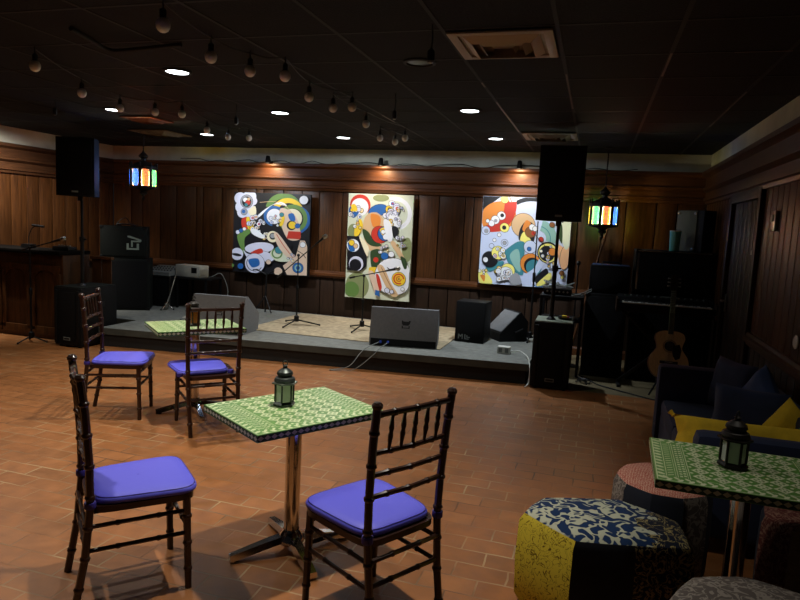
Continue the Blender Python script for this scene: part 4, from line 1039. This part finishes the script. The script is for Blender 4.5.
for s in (-1, 1):
    for k in range(3):
        b = MB(); b.tube([(s * .03, .945 + .038 * k, -.002), (s * .052, .945 + .038 * k, -.002)], .004, STEEL, 6, True, Mf); b.sphere((s * .056, .945 + .038 * k, -.002), .009, STEEL, 8, 6, (1, 1, .6), Mf); b.build('tuning_peg', g)
b = MB()
for k in range(6): b.tube([(-.028 + .0112 * k, .172, .014), (-.019 + .0076 * k, .9, .02)], .0008, STEEL, 4, True, Mf)
b.build('strings', g)
gs = thing('guitar_stand', 'black tubular stand holding the acoustic guitar', 'guitar stand', (.80, 6.86, 0), 0)
b = MB(); b.tube([(0, .14, .02), (0, .1, .4), (0, .2, .75)], .009, BLACKM, 8); b.build('upright', gs)
for s in (-1, 1):
    b = MB(); b.tube([(0, .1, .3), (s * .16, -.06, .012)], .009, BLACKM, 8); b.build('leg', gs)
    b = MB(); b.tube([(0, .12, .12), (s * .1, .04, .17), (s * .1, -.09, .17), (s * .1, -.1, .21)], .008, SOCKET, 8); b.build('cradle_arm', gs)
# effects table with tangle
t = thing('equipment_table', 'small black table crowded with cables behind the right subwoofer', 'table', (-.305, 7.5, 0))
b = MB(); b.box((0, 0, .885), (.47, .5, .03), BLACK, .006); b.build('tabletop', t)
b = MB(); b.box((0, 0, .62), (.46, .46, .02), BLACK, .004); b.build('shelf', t)
for x in (-.22, .22):
    for y in (-.21, .21):
        b = MB(); b.box((x, y, .437), (.03, .03, .87), BLACKM, .004); b.build('leg', t)
t = thing('effects_unit', 'dark rack effects unit under the cable tangle on the small black table', 'effects unit', (-.36, 7.48, .902))
b = MB(); b.box((0, 0, .035), (.3, .3, .068), BLACKM, .006); b.build('body', t)
for k in range(6): b = MB(); b.lathe([(.011, 0), (.009, .014)], STEEL, 8, TR(-.11 + .044 * k, -.15, .036) @ RX(90)); b.build('knob', t)
random.seed(11)
def tangle(name, lab, c, sp, n, r, m, zmin, group='loose cables'):
    P = [(c[0] + random.uniform(-sp[0], sp[0]), c[1] + random.uniform(-sp[1], sp[1]), max(zmin, c[2] + random.uniform(-sp[2], sp[2]))) for _ in range(n)]
    b = MB(); b.tube(catmull(P, 8), r, m, 5); return tag(b.build(name), lab, 'cable', group)
tangle('cable_tangle', 'tangle of grey cables heaped on the small black table', (-.36, 7.5, 1.01), (.17, .12, .03), 26, .005, MARKDIM, .978)
tangle('cable_tangle', 'tangle of dark cables on floor beside the right subwoofer', (.0, 7.12, .02), (.08, .17, .03), 22, .006, SOCKET, .008)
b = MB(); b.tube(catmull([(-.2, 7.3, .91), (-.1, 7.2, .95), (-.0, 7.25, 1.0), (.0, 7.36, .97), (-.1, 7.3, .92)], 8), .005, MARKDIM, 6); tag(b.build('loose_cable'), 'pale cable loop sticking out from the small black table', 'cable', 'loose cables')
t = thing('dish', 'small dark dish holding yellow scraps on top of the right subwoofer', 'dish', (-.235, 6.84, .702))
b = MB(); b.lathe([(.05, 0), (.075, .012), (.082, .022), (.078, .022), (.05, .008), (.001, .007)], BLACKM, 20); b.build('bowl', t)
b = MB(); b.box((-.01, 0, .025), (.05, .04, .03), YELLOW, .008); b.sphere((.03, .01, .02), .014, REDPL, 8, 6); b.build('scraps', t)

# cables on the floor and stage
b = MB(); b.tube(catmull([(.02, 7.3, .008), (.066, 7.2, .008), (.15, 7.02, .008), (.416, 6.81, .008), (.732, 6.605, .008), (1.0, 6.54, .008), (1.2, 6.5, .008)], 8), .007, SOCKET, 6)
tag(b.build('floor_cable'), 'black cable crossing from the side floor to the bricks near the guitar', 'cable', 'loose cables')
b = MB(); b.tube(catmull([(-2.24, 6.82, ZS + .05), (-2.26, 6.74, ZS + .04), (-2.3, 6.52, ZS + .02), (-2.34, 6.43, ZS - .03), (-2.42, 6.3, .06), (-2.62, 6.26, .008), (-2.5, 6.32, .008), (-2.36, 6.36, .03), (-2.2, 6.455, ZS - .04), (-2.16, 6.52, ZS + .02), (-2.15, 6.74, ZS + .04), (-2.15, 6.81, ZS + .05)], 8), .0045, MARKDIM, 6)
tag(b.build('loose_cable'), 'pair of grey cables drooping over the stage edge from the centre monitor', 'cable', 'loose cables')
t = thing('power_outlet_box', 'white outlet box lying on the stage near the right subwoofer', 'outlet box', (-.88, 7.12, ZS))
b = MB(); b.box((0, 0, .04), (.14, .1, .08), WHITE, .006); b.build('body', t)
b = MB()
for s in (-1, 1): b.box((s * .035, -.051, .042), (.04, .004, .05), MARKDIM, .001)
b.build('sockets', t)
b = MB(); b.tube(catmull([(-.8, 7.12, ZS + .03), (-.7, 7.08, ZS + .05), (-.62, 6.98, ZS + .03), (-.575, 6.85, ZS + .008), (-.565, 6.75, ZS + .006), (-.545, 6.64, ZS - .02), (-.54, 6.6, .05), (-.57, 6.52, .008)], 8), .006, WHITE, 6)
tag(b.build('extension_cord'), 'white cord from the outlet box over the right end of stage', 'cord')
random.seed(5)
b = MB(); b.tube(catmull([(-5.1, 7.1, ZS + .007), (-4.9, 6.95, ZS + .007), (-4.75, 7.15, ZS + .007), (-4.65, 7.0, ZS + .007), (-4.55, 7.1, ZS + .007)], 8), .007, SOCKET, 6)
tag(b.build('loose_cable'), 'black cable curling on the stage left of the left floor monitor', 'cable', 'loose cables')
t = thing('set_list', 'flat pale sheet lying on the stage left of the left floor monitor', 'paper', (-5.05, 7.4, ZS + .0005), 18)
b = MB(); b.box((0, 0, .002), (.34, .22, .003), CARTON); b.build('sheet', t)

# ------------------------------------------------------------------ tables with inlay
def inlay_table(label, loc, rz, feet=.3, foot_rot=33.5):
    t = thing('bistro_table', label, 'table', loc, rz, 'green inlaid tables')
    X, Y, Z, T = .262, .338, .71, .034
    b = MB()
    b.box((0, 0, Z - T / 2), (2 * X, 2 * Y, T), GREEN, .002)
    zt = Z + .0003; c = CREAM
    def rect(x0, y0, x1, y1, m=c, z=zt): b.flat([(x0, y0), (x1, y0), (x1, y1), (x0, y1)], z, m)
    # outer rim line
    for s in (-1, 1):
        rect(s * (X - .008) - .002, -Y + .006, s * (X - .008) + .002, Y - .006); rect(-X + .006, s * (Y - .008) - .002, X - .006, s * (Y - .008) + .002)
    def leaf(x, y, lx, ly, a): b.flat(circle(x, y, lx, 8, ly, a), zt, c)
    # leaves along the border
    n = 16
    for i in range(n):
        u = -Y + .03 + (2 * Y - .06) * (i + .5) / n
        for s in (-1, 1):
            leaf(s * (X - .022), u, .017, .0078, s * 38); leaf(s * (X - .041), u + .012, .015, .0072, -s * 38)
    n = 13
    for i in range(n):
        u = -X + .02 + (2 * X - .04) * (i + .5) / n
        for s in (-1, 1):
            leaf(u, s * (Y - .023), .0165, .0088, s * 60)
    # banded ends: line, chevrons, double line, key pattern
    for s in (-1, 1):
        for o, w in ((.042, .003), (.075, .002), (.083, .003), (.118, .002), (.126, .003)):
            rect(-X + .055, s * (Y - o) - w / 2, X - .055, s * (Y - o) + w / 2)
        k = 15
        for i in range(k):
            u = -X + .06 + (2 * X - .12) * (i + .5) / k
            b.flat([(u - .012, s * (Y - .048)), (u - .004, s * (Y - .048)), (u + .009, s * (Y - .069)), (u + .001, s * (Y - .069))], zt, c)
            b.flat([(u - .010, s * (Y - .09)), (u + .003, s * (Y - .09)), (u + .003, s * (Y - .100)), (u - .010, s * (Y - .100))], zt, c)
            b.flat([(u - .001, s * (Y - .104)), (u + .012, s * (Y - .104)), (u + .012, s * (Y - .114)), (u - .001, s * (Y - .114))], zt, c)
    for s in (-1, 1):
        rect(s * (X - .055) - .0015, -Y + .126, s * (X - .055) + .0015, Y - .126)
    # central field: nested diamonds with florets
    rd = random.Random(4)
    nx, ny = 6, 6
    fx, fy = 2 * (X - .062) / nx, 2 * (Y - .135) / ny
    for i in range(nx):
        for j in range(ny):
            cx, cy = -X + .062 + fx * (i + .5), -Y + .135 + fy * (j + .5)
            for q0, q1 in ((1.0, .62),):
                for k in range(4):
                    d = [(1, 0), (0, 1), (-1, 0), (0, -1)]; p, r = d[k], d[(k + 1) % 4]
                    b.flat([(cx + p[0] * fx / 2 * q0, cy + p[1] * fy / 2 * q0), (cx + r[0] * fx / 2 * q0, cy + r[1] * fy / 2 * q0), (cx + r[0] * fx / 2 * q1, cy + r[1] * fy / 2 * q1), (cx + p[0] * fx / 2 * q1, cy + p[1] * fy / 2 * q1)], zt, c)
            for k in range(4):
                a = 90 * k + 45 + rd.uniform(-8, 8); leaf(cx + .011 * math.cos(math.radians(a)), cy + .010 * math.sin(math.radians(a)), .010, .0052, a)
            leaf(cx + fx / 2, cy + fy / 2, .007, .007, 0)
    # edge band: dark ground with pale lozenges
    for s in (-1, 1):
        Me = TR(0, s * (Y + .0003), Z - T / 2) @ RX(90 * (1 if s < 0 else -1))
        Ms = TR(s * (X + .0003), 0, Z - T / 2) @ RZ(90 * s) @ RX(90)
        for M, H, k in ((Me, X, 17), (Ms, Y, 21)):
            b.flat([(-H, -T / 2 + .003), (H, -T / 2 + .003), (H, T / 2 - .003), (-H, T / 2 - .003)], 0, GREENDK, M)
            for i in range(k):
                u = -H + 2 * H * (i + .5) / k; w = H / k * .95
                b.flat([(u - w, 0), (u, -.0105), (u + w, 0), (u, .0105)], .0003, c, M)
    b.build('tabletop', t, 0)
    b = MB(); b.tube([(0, 0, .06), (0, 0, Z - T - .012)], .037, CHROME, 28); b.build('column', t)
    b = MB(); b.box((0, 0, Z - T - .007), (.3, .3, .012), BLACKM, .003); b.build('mounting_plate', t)
    b = MB(); b.lathe([(.06, .04), (.066, .05), (.062, .075), (.045, .095), (.039, .11)], CHROME, 24); b.build('base_hub', t)
    for k in range(4):
        a = 45 + 90 * k + foot_rot
        b = MB()
        prof = [(.03, .085, .03), (.1, .075, .03), (feet * .72, .052, .026), (feet, .034, .022)]
        vs = []; fs = []
        for r, z, w in prof: vs += [(r, -w, z - .03), (r, w, z - .03), (r, w * .7, z), (r, -w * .7, z)]
        for i in range(3):
            for j in range(4): fs.append((4 * i + j, 4 * i + (j + 1) % 4, 4 * i + 4 + (j + 1) % 4, 4 * i + 4 + j))
        fs += [(3, 2, 1, 0), (12, 13, 14, 15)]
        b.add(vs, fs, CHROME, RZ(a)); f = b.build('base_foot', t, 20)
        b = MB(); b.lathe([(.017, 0), (.019, .012), (.012, .016)], SOCKET, 12, RZ(a) @ TR(feet - .03, 0, 0)); b.build('glide', f)
    return t
inlay_table('green and cream inlaid square table in the foreground beside two violet-seated chairs', (-1.300, 2.70, 0), -32.5)
inlay_table('green and cream inlaid table in the background between two chairs near the stage', (-3.035, 4.42, 0), -41, .3, 42)
rt = inlay_table('green and cream inlaid table on the right in shadow, above the poufs', (.632, 2.72, 0), 88, .17, 45)

def table_lantern(label, loc, rz, body, pane, rim, s=1.0):
    t = thing('table_lantern', label, 'lantern', loc, rz, 'metal lanterns on the tables')
    t.scale = (s, s, s)
    R = .047
    b = MB(); b.lathe([(.05, 0), (.056, .004), (.056, .012), (.05, .018), (.046, .022)], body, 6, None, .5); b.build('base', t, 20)
    b = MB()
    for k in range(6):
        a = 2 * PI * (k + .5) / 6; b.box((R * math.cos(a), R * math.sin(a), .066), (.008, .008, .09), body, .002)
    b.build('frame', t)
    for k in range(6):
        b = MB(); b.box((R * .866 - .004, 0, .065), (.002, .038, .084), pane, 0, RZ(60 * k)); b.build('glass_pane', t)
    b = MB(); b.lathe([(.046, .108), (.064, .112), (.064, .119), (.05, .121)], rim, 6, None, .5); b.build('rim', t, 20)
    b = MB(); b.lathe([(.05, .12), (.053, .13), (.048, .142), (.034, .149), (.036, .154), (.041, .16), (.038, .172), (.024, .184), (.012, .19), (.01, .197), (.014, .201), (.001, .208)], body, 18); b.build('dome', t)
    b = MB()
    P = [(.012 * math.cos(2 * PI * k / 14), 0, .214 + .012 * math.sin(2 * PI * k / 14)) for k in range(15)]
    b.tube(P, .0028, body, 6, False, RZ(35)); b.build('hanging_ring', t)
    return t
table_lantern('dark pewter lantern with frosted panes and domed top on the foreground table', (-1.365, 2.715, .7105), 12, PEWTER, FROST, SILVERED, .96)
table_lantern('brown lantern with amber panes on the background table behind a chair back', (-3.03, 4.39, .7105), 25, BRONZE, AMBER, BRONZE, 1.05)
table_lantern('black lantern standing on the shadowed right table', (.592, 2.74, .7105), 20, BRONZE, FROST, BRONZE, 1.0)

# ------------------------------------------------------------------ chairs
def bamboo(p, n_ring, r, m, b, seg=9, taper=1.0):
    """turned bamboo rod along polyline p with n_ring raised nodes"""
    p = [Vector(q) for q in p]
    L = [0]
    for i in range(len(p) - 1): L.append(L[-1] + (p[i + 1] - p[i]).length)
    tot = L[-1]
    def at(s):
        for i in range(len(p) - 1):
            if s <= L[i + 1] + 1e-9: return p[i].lerp(p[i + 1], (s - L[i]) / (L[i + 1] - L[i]))
        return p[-1]
    marks = [(0, 1.0)]
    for k in range(n_ring):
        c = tot * (k + .75) / (n_ring + .5); e = .006
        marks += [(c - e * 1.6, 1.0), (c - e, 1.22), (c, 1.3), (c + e, 1.22), (c + e * 1.6, 1.0)]
    marks.append((tot, 1.0))
    marks.sort()
    extra = [(x, 1.0) for x in L[1:-1] if min(abs(x - q[0]) for q in marks) > .012]
    marks = sorted(marks + extra)
    pts = [at(s) for s, _ in marks]; rr = [r * k * (1 + (taper - 1) * s / tot) for s, k in marks]
    b.tube(pts, rr, m, seg)
def make_chair(label, loc, rz):
    t = thing('ballroom_chair', label, 'chair', loc, rz, 'violet-seated ballroom chairs')
    W = CHAIRWOOD
    for s in (-1, 1):
        b = MB(); bamboo([(s * .185, .185, 0), (s * .18, .175, .412)], 3, .0145, W, b, 10, 1.18); b.build('leg', t)
    for s in (-1, 1):
        b = MB(); bamboo([(s * .172, -.255, 0), (s * .178, -.215, .22), (s * .182, -.195, .44), (s * .186, -.198, .62), (s * .19, -.212, .82), (s * .192, -.228, .95)], 7, .0155, W, b, 10, 1.05)
        b.lathe([(.014, .945), (.02, .952), (.021, .962), (.013, .972), (.001, .975)], W, 12, TR(s * .192, -.228, 0)); b.build('rear_leg', t)
    def rail(name, z, y, n, r=.0105, x=.186):
        b = MB(); bamboo([(-x, y, z), (0, y - .012, z), (x, y, z)], n, r, W, b, 8); b.build(name, t)
    rail('top_rail', .925, -.225, 3, .0125, .19); rail('back_rail', .775, -.208, 3); rail('back_rail', .69, -.202, 3); rail('back_rail', .605, -.198, 3)
    for k in range(5):
        x = -.12 + .06 * k; b = MB()
        b.tube([(x, -.218, .775), (x, -.221, .80), (x, -.225, .835), (x, -.227, .85), (x, -.228, .865), (x, -.231, .9), (x, -.235, .925)], [.006, .0065, .0105, .0075, .0105, .0065, .006], W, 8); b.build('spindle', t)
    for s in (-1, 1):
        for z in (.35, .25):
            b = MB(); bamboo([(s * .182, .18, z), (s * .179, -.212, z)], 2, .0095, W, b, 8); b.build('stretcher', t)
    for z in (.37, .27):
        b = MB(); bamboo([(-.18, .182, z), (.18, .182, z)], 2, .0095, W, b, 8); b.build('stretcher', t)
    for z in (.36, .26):
        b = MB(); bamboo([(-.178, -.212, z), (.178, -.212, z)], 2, .0095, W, b, 8); b.build('stretcher', t)
    def outline(w0, w1, y0, y1, e=.3, n=36):
        o = []
        for k in range(n):
            a = 2 * PI * k / n; c, s = math.cos(a), math.sin(a)
            u, v = math.copysign(abs(c) ** e, c), math.copysign(abs(s) ** e, s)
            w = w0 + (w1 - w0) * (v + 1) / 2
            o.append((u * w, (y0 + y1) / 2 + v * (y1 - y0) / 2))
        return o
    b = MB(); b.prism(outline(.186, .205, -.2, .215), .026, W, TR(0, 0, .402)); b.build('seat_frame', t)
    b = MB()
    lay = [(.97, .4285), (1.0, .435), (1.005, .443), (.985, .453), (.93, .461), (.75, .465), (.4, .467), (.02, .468)]
    o = outline(.18, .212, -.185, .228, .36)
    n = len(o); vs = []; fs = []
    for q, z in lay: vs += [(x * q, .01 + (y - .01) * q, z) for x, y in o]
    for i in range(len(lay) - 1):
        for k in range(n): fs.append((i * n + k, i * n + (k + 1) % n, (i + 1) * n + (k + 1) % n, (i + 1) * n + k))
    fs.append(tuple(reversed(range(n))))
    b.add(vs, fs, PURPLE); cu = b.build('seat_cushion', t, 60)
    b = MB(); pp = [(x * .965, .01 + (y - .01) * .965, .4565) for x, y in o]; b.tube(pp + [pp[0]], .0022, PURPLEDK, 5, False); b.build('piping', cu)
    for s in (-1, 1):
        b = MB(); b.lathe([(.021, .43), (.0225, .435), (.0225, .451), (.021, .456)], PURPLEDK, 12, TR(s * .183, -.196, 0)); b.build('tie_strap', cu)
    return t
ch = make_chair('violet-seated mahogany chair at front left, seen from the side, back to the left', (-1.82, 2.23, 0), 48 - 90)
dup(ch, (-.785, 2.375, 0), 149 - 90, 'violet-seated mahogany chair right of the foreground table, its slatted back toward us')
dup(ch, (-3.50, 4.12, 0), 25 - 90, 'violet-seated mahogany chair at far left behind the front left one, facing right')
c4 = dup(ch, (-2.74, 4.15, 0), 137 - 90, 'violet-seated mahogany chair seen from behind at the background table with the amber lantern')

for o in c4.children:
    if o.name.startswith('seat_cushion'): o.location = (-.05, .03, .004)

# ------------------------------------------------------------------ sofa, cushions, poufs, right side
sf = thing('sofa', 'dark navy velvet sofa with high square arms against the right wall', 'sofa', (.9, 4.3, 0))
b = MB(); b.box((-.005, 0, .19), (.66, 1.6, .22), NAVY, .02); b.build('base', sf)
b = MB(); b.box((.29, 0, .4), (.11, 1.62, .52), NAVY, .04); b.build('backrest', sf)
b = MB(); b.box((-.02, .78, .37), (.7, .15, .58), NAVY, .035); b.build('arm', sf)
b = MB(); b.box((-.0, -.775, .35), (.66, .15, .545), NAVY, .05); b.build('arm', sf)
for y in (-.345, .345):
    b = MB(); b.box((-.08, y, .355), (.52, .68, .13), NAVY, .035); b.build('seat_cushion', sf)
for x in (-.28, .28):
    for y in (-.72, .72):
        b = MB(); b.lathe([(.018, 0), (.024, .085)], FRET, 10, TR(x, y, 0)); b.build('leg', sf)
def pillow(name, label, loc, rot, w, h, th, m, trim=None, group='sofa cushions', plump=.5):
    t = thing(name, label, 'cushion', loc, 0, group); t.rotation_euler = [math.radians(a) for a in rot]
    N = 14; vs = []; fs = []
    rd = random.Random(len(label))
    def pt(i, j, s):
        u, v = 2 * i / N - 1, 2 * j / N - 1
        f = ((1 - u ** 4) * (1 - v ** 4)) ** plump
        k = 1 - .06 * (u * u * v * v); pin = 1 - .07 * (1 - abs(u)) * abs(v) ** 3; pin2 = 1 - .07 * (1 - abs(v)) * abs(u) ** 3
        n = noise.noise(Vector((u * 2.2 + rd.random() * 0, v * 2.2, s * 1.7 + len(label)))) * .12 * f
        return (u * w / 2 * pin2, v * h / 2 * pin, s * th / 2 * (f + n))
    for s in (1, -1):
        for i in range(N + 1):
            for j in range(N + 1): vs.append(pt(i, j, s))
    K = (N + 1) ** 2
    for i in range(N):
        for j in range(N):
            a, b_, c, d = i * (N + 1) + j, (i + 1) * (N + 1) + j, (i + 1) * (N + 1) + j + 1, i * (N + 1) + j + 1
            fs.append((a, b_, c, d)); fs.append((K + d, K + c, K + b_, K + a))
    b = MB(); b.add(vs, fs, m); b.build('cover', t, 80)
    return t
t = pillow('lumbar_cushion', 'long mustard yellow lumbar cushion lying behind the near sofa arm', (.875, 3.745, .535), (66, 0, 0), .76, .2, .15, YELLOW, None, 'sofa cushions', .22)
for sx in (-1, 1):
    for sy in (-1, 1):
        b = MB(); b.lathe([(.006, 0), (.013, .006), (.01, .014), (.016, .034), (.001, .036)], YELLOW, 9, TR(sx * .375, sy * .088, 0) @ RZ(45 * sy * (1 if sx > 0 else -1) + (0 if sx > 0 else 180)) @ RY(90)); b.build('tassel', t)
pillow('throw_pillow', 'plump navy throw pillow leaning beside the yellow bolster', (.945, 4.12, .58), (72, 0, -20), .4, .33, .17, NAVY, None, 'sofa cushions')
pillow('throw_pillow', 'mustard yellow square pillow standing right of the plump navy pillow', (1.115, 3.96, .575), (80, 45, 15), .25, .25, .1, YELLOW, None, 'sofa cushions')
pillow('throw_pillow', 'slate blue pillow on edge in the sofa corner against the wall', (1.085, 4.5, .6), (82, 40, -78), .33, .33, .12, NAVYLT, None, 'sofa cushions')
pillow('throw_pillow', 'dark navy pillow standing against the sofa back near its far arm', (.985, 4.83, .6), (80, 0, -62), .38, .36, .12, NAVY, None, 'sofa cushions')

def pouf(name, label, loc, poly, h, side, top, edge=.03, extra=None):
    """faceted cloth pouf; poly is its outline at the widest, side = list of cloths per facet"""
    t = thing(name, label, 'pouf', loc, 0, 'patchwork poufs')
    n = len(poly)
    def ringpts(sc, z): return [(x * sc, y * sc, z) for x, y in poly]
    lv = [(.93, 0), (1.0, .04), (1.02, h * .5), (1.0, h - .04), (.94, h - .008)]
    for k in range(n):
        b = MB(); vs = []; fs = []
        S2 = 6
        for sc, z in lv:
            P = ringpts(sc, z); a, c = Vector(P[k]), Vector(P[(k + 1) % n])
            for q in range(S2 + 1):
                p = a.lerp(c, q / S2); bul = 1 + .02 * math.sin(PI * q / S2) * (1 if z > 0 else .6); vs.append((p.x * bul, p.y * bul, p.z))
        W_ = S2 + 1
        for i in range(len(lv) - 1):
            for q in range(S2): fs.append((i * W_ + q, i * W_ + q + 1, (i + 1) * W_ + q + 1, (i + 1) * W_ + q))
        b.add(vs, fs, side[k % len(side)]); b.build('side_panel', t, 50)
    rim = []
    S2 = 6
    P = ringpts(.94, h - .008)
    for k in range(n):
        a, c = Vector(P[k]), Vector(P[(k + 1) % n])
        for q in range(S2):
            p = a.lerp(c, q / S2); bul = 1 + .02 * math.sin(PI * q / S2); rim.append((p.x * bul, p.y * bul))
    b = MB(); m = len(rim); vs = []; fs = []
    for sc, z in ((1.0, h - .008), (.93, h + .004), (.7, h + .014), (.4, h + .018), (.02, h + .019)): vs += [(x * sc, y * sc, z) for x, y in rim]
    for i in range(4):
        for k in range(m): fs.append((i * m + k, i * m + (k + 1) % m, (i + 1) * m + (k + 1) % m, (i + 1) * m + k))
    dark = [] if not extra else [f for f in fs if sum(vs[i][0] for i in f) / 4 > extra[0]]
    b.add(vs, [f for f in fs if f not in dark], top); b.build('top_panel', t, 60)
    if dark:
        b = MB(); b.add(vs, dark, extra[1]); b.build('top_patch', t, 60)
    b = MB(); b.prism([(x * .9, y * .9) for x, y in poly], .02, P_NAVYC, TR(0, 0, .001)); b.build('bottom_panel', t)
    return t
px = [(-.215, -.185), (.0, -.0), (0, 0)]
C0 = (.13, 2.72)
PO = [(.015, 2.48), (.25, 2.535), (.47, 2.60), (.45, 2.84), (.2, 2.985), (-.15, 2.86), (-.215, 2.67)]
pouf('patchwork_pouf', 'large patchwork pouf at front with yellow side and blue and white top', (C0[0], C0[1], 0), [(x - C0[0], y - C0[1]) for x, y in PO], .41,
     [P_NAVYC, P_GOLD, P_NAVYC, P_GOLD, P_NAVYC, P_NAVYC, P_YELLOW], P_BLUE, .03, (.17, P_GOLD))
pouf('patchwork_pouf', 'round pouf with red woven top beneath the right table near the sofa', (.405, 3.215, 0), circle(0, 0, .225, 10), .45, [P_NAVYC, P_NAVYC, P_GREY], P_RED)
pouf('patchwork_pouf', 'grey brocade pouf at the bottom right corner in front of the table', (.62, 2.17, 0), circle(0, 0, .3, 9, None, 12), .41, [P_BROWN, P_GREY, P_BROWN], P_GREY)
pouf('patchwork_pouf', 'rust brocade pouf with pale braid, partly cut off at right edge behind the table', (1.0, 3.1, 0), circle(0, 0, .2, 8, None, 10), .41, [P_RUST, BRAID, P_RUST, P_NAVYC], P_RUST)

# ------------------------------------------------------------------ light
def spot(x, y, z, power, size, col=(1, .95, .86), blend=.6, rot=(0, 0, 0), rad=.05):
    l = bpy.data.lights.new('lamp', 'SPOT'); l.energy = power; l.spot_size = math.radians(size); l.spot_blend = blend
    l.color = col; l.shadow_soft_size = rad
    o = bpy.data.objects.new('spot_or_fill', l); COL.objects.link(o); o.location = (x, y, z)
    o.rotation_euler = [math.radians(a) for a in rot]; return o
WARM, COOL = (1, .93, .8), (.82, .91, 1)
#      power, cone, blend, colour
def beam(x, y, target, power, cone, col, blend=.6):
    """spot aimed from a downlight; the painting ones are added to brighten them"""
    p = Vector((x, y, ZC - .02)); d = Vector(target) - p
    o = spot(x, y, ZC - .02, power, cone, col, blend, (0, 0, 0), .035)
    o.rotation_euler = d.to_track_quat('-Z', 'Y').to_euler()
#      power, cone, blend, colour
DP = {0: (140, 112, 1, WARM), 1: (50, 110, 1, WARM), 2: (45, 110, .9, COOL), 3: (80, 100, 1, WARM), 4: (135, 110, .9, (.97, .97, 1)), 5: (26, 96, 1, WARM), 6: (140, 105, .9, COOL)}
for i, (x, y, _) in enumerate(downs): spot(x, y, ZC - .02, DP[i][0], DP[i][1], DP[i][3], DP[i][2], (0, 0, 0), .035)
beam(-4.84, 7.25, (-4.6, 8.6, 1.5), 170, 62, (.82, .9, 1))
beam(-3.04, 7.42, (-2.94, 8.6, 1.35), 110, 66, (.97, .97, 1))
beam(-1.17, 7.38, (-.93, 8.6, 1.5), 150, 62, (.86, .93, 1))
for x, y, c, p in ((-4.84, 7.25, (.4, .57, 1), 9), (-3.04, 7.42, (.9, .95, 1), 22), (-1.17, 7.38, COOL, 11)): spot(x, y, ZC - .02, p, 179, c, .08, (0, 0, 0), .035)  # extra wide spots added at the downlights to lift the pale strip
# downlights of the same grid beyond the picture's edges, after one added fill
spot(.72, 2.85, ZC - .02, 15, 105, WARM, 1, rad=.035)  # dim unseen fill added to brighten the sofa cushions and poufs
spot(-1.1, 2.75, ZC - .02, 145, 100, WARM, 1, rad=.035)
spot(-3.0, 2.45, ZC - .02, 105, 120, WARM, 1, rad=.035)
spot(-4.8, 3.9, ZC - .02, 105, 138, WARM, 1, rad=.035)
beam(-6.62, 5.9, (-7.5, 6.6, 1.15), 260, 100, (1, .95, .86), .9)
spot(-6.62, 5.9, ZC - .02, 9, 179, (1, .97, .92), .08, rad=.035)  # extra wide spot added for the left wall's pale strip
for x in (-4.645, -2.91, -1.015): spot(x, YB - .25, 2.37, 16, 150, (1, .7, .38), .9, (35, 0, 0), .02)
w = bpy.data.worlds.new('room_ambient'); S.world = w; w.use_nodes = True
w.node_tree.nodes['Background'].inputs['Color'].default_value = (.75, .85, 1, 1)
w.node_tree.nodes['Background'].inputs['Strength'].default_value = .005

# ------------------------------------------------------------------ camera
cam = bpy.data.cameras.new('camera'); co = bpy.data.objects.new('camera', cam); COL.objects.link(co)
cam.sensor_fit = 'HORIZONTAL'; cam.sensor_width = 36; cam.lens = 36 * 640 / 800
cam.clip_start = .02
ax = ((0.9553111468632894, 0.0814216376118991, -0.28416743234815534), (0.2914125246011201, -0.09812870726364248, 0.9515511007383514), (0.04959186611076868, -0.9918373222153737, -0.11747073284988331))
Mc = Matrix(((ax[0][0], -ax[0][1], -ax[0][2], 0), (ax[1][0], -ax[1][1], -ax[1][2], 0), (ax[2][0], -ax[2][1], -ax[2][2], 1.6), (0, 0, 0, 1)))
co.matrix_world = Mc
S.camera = co
vs = S.view_settings
S.display_settings.display_device = 'sRGB'
vs.view_transform = 'Standard'; vs.look = 'None'; vs.gamma = 1.0; vs.exposure = 0.12; vs.use_curve_mapping = False
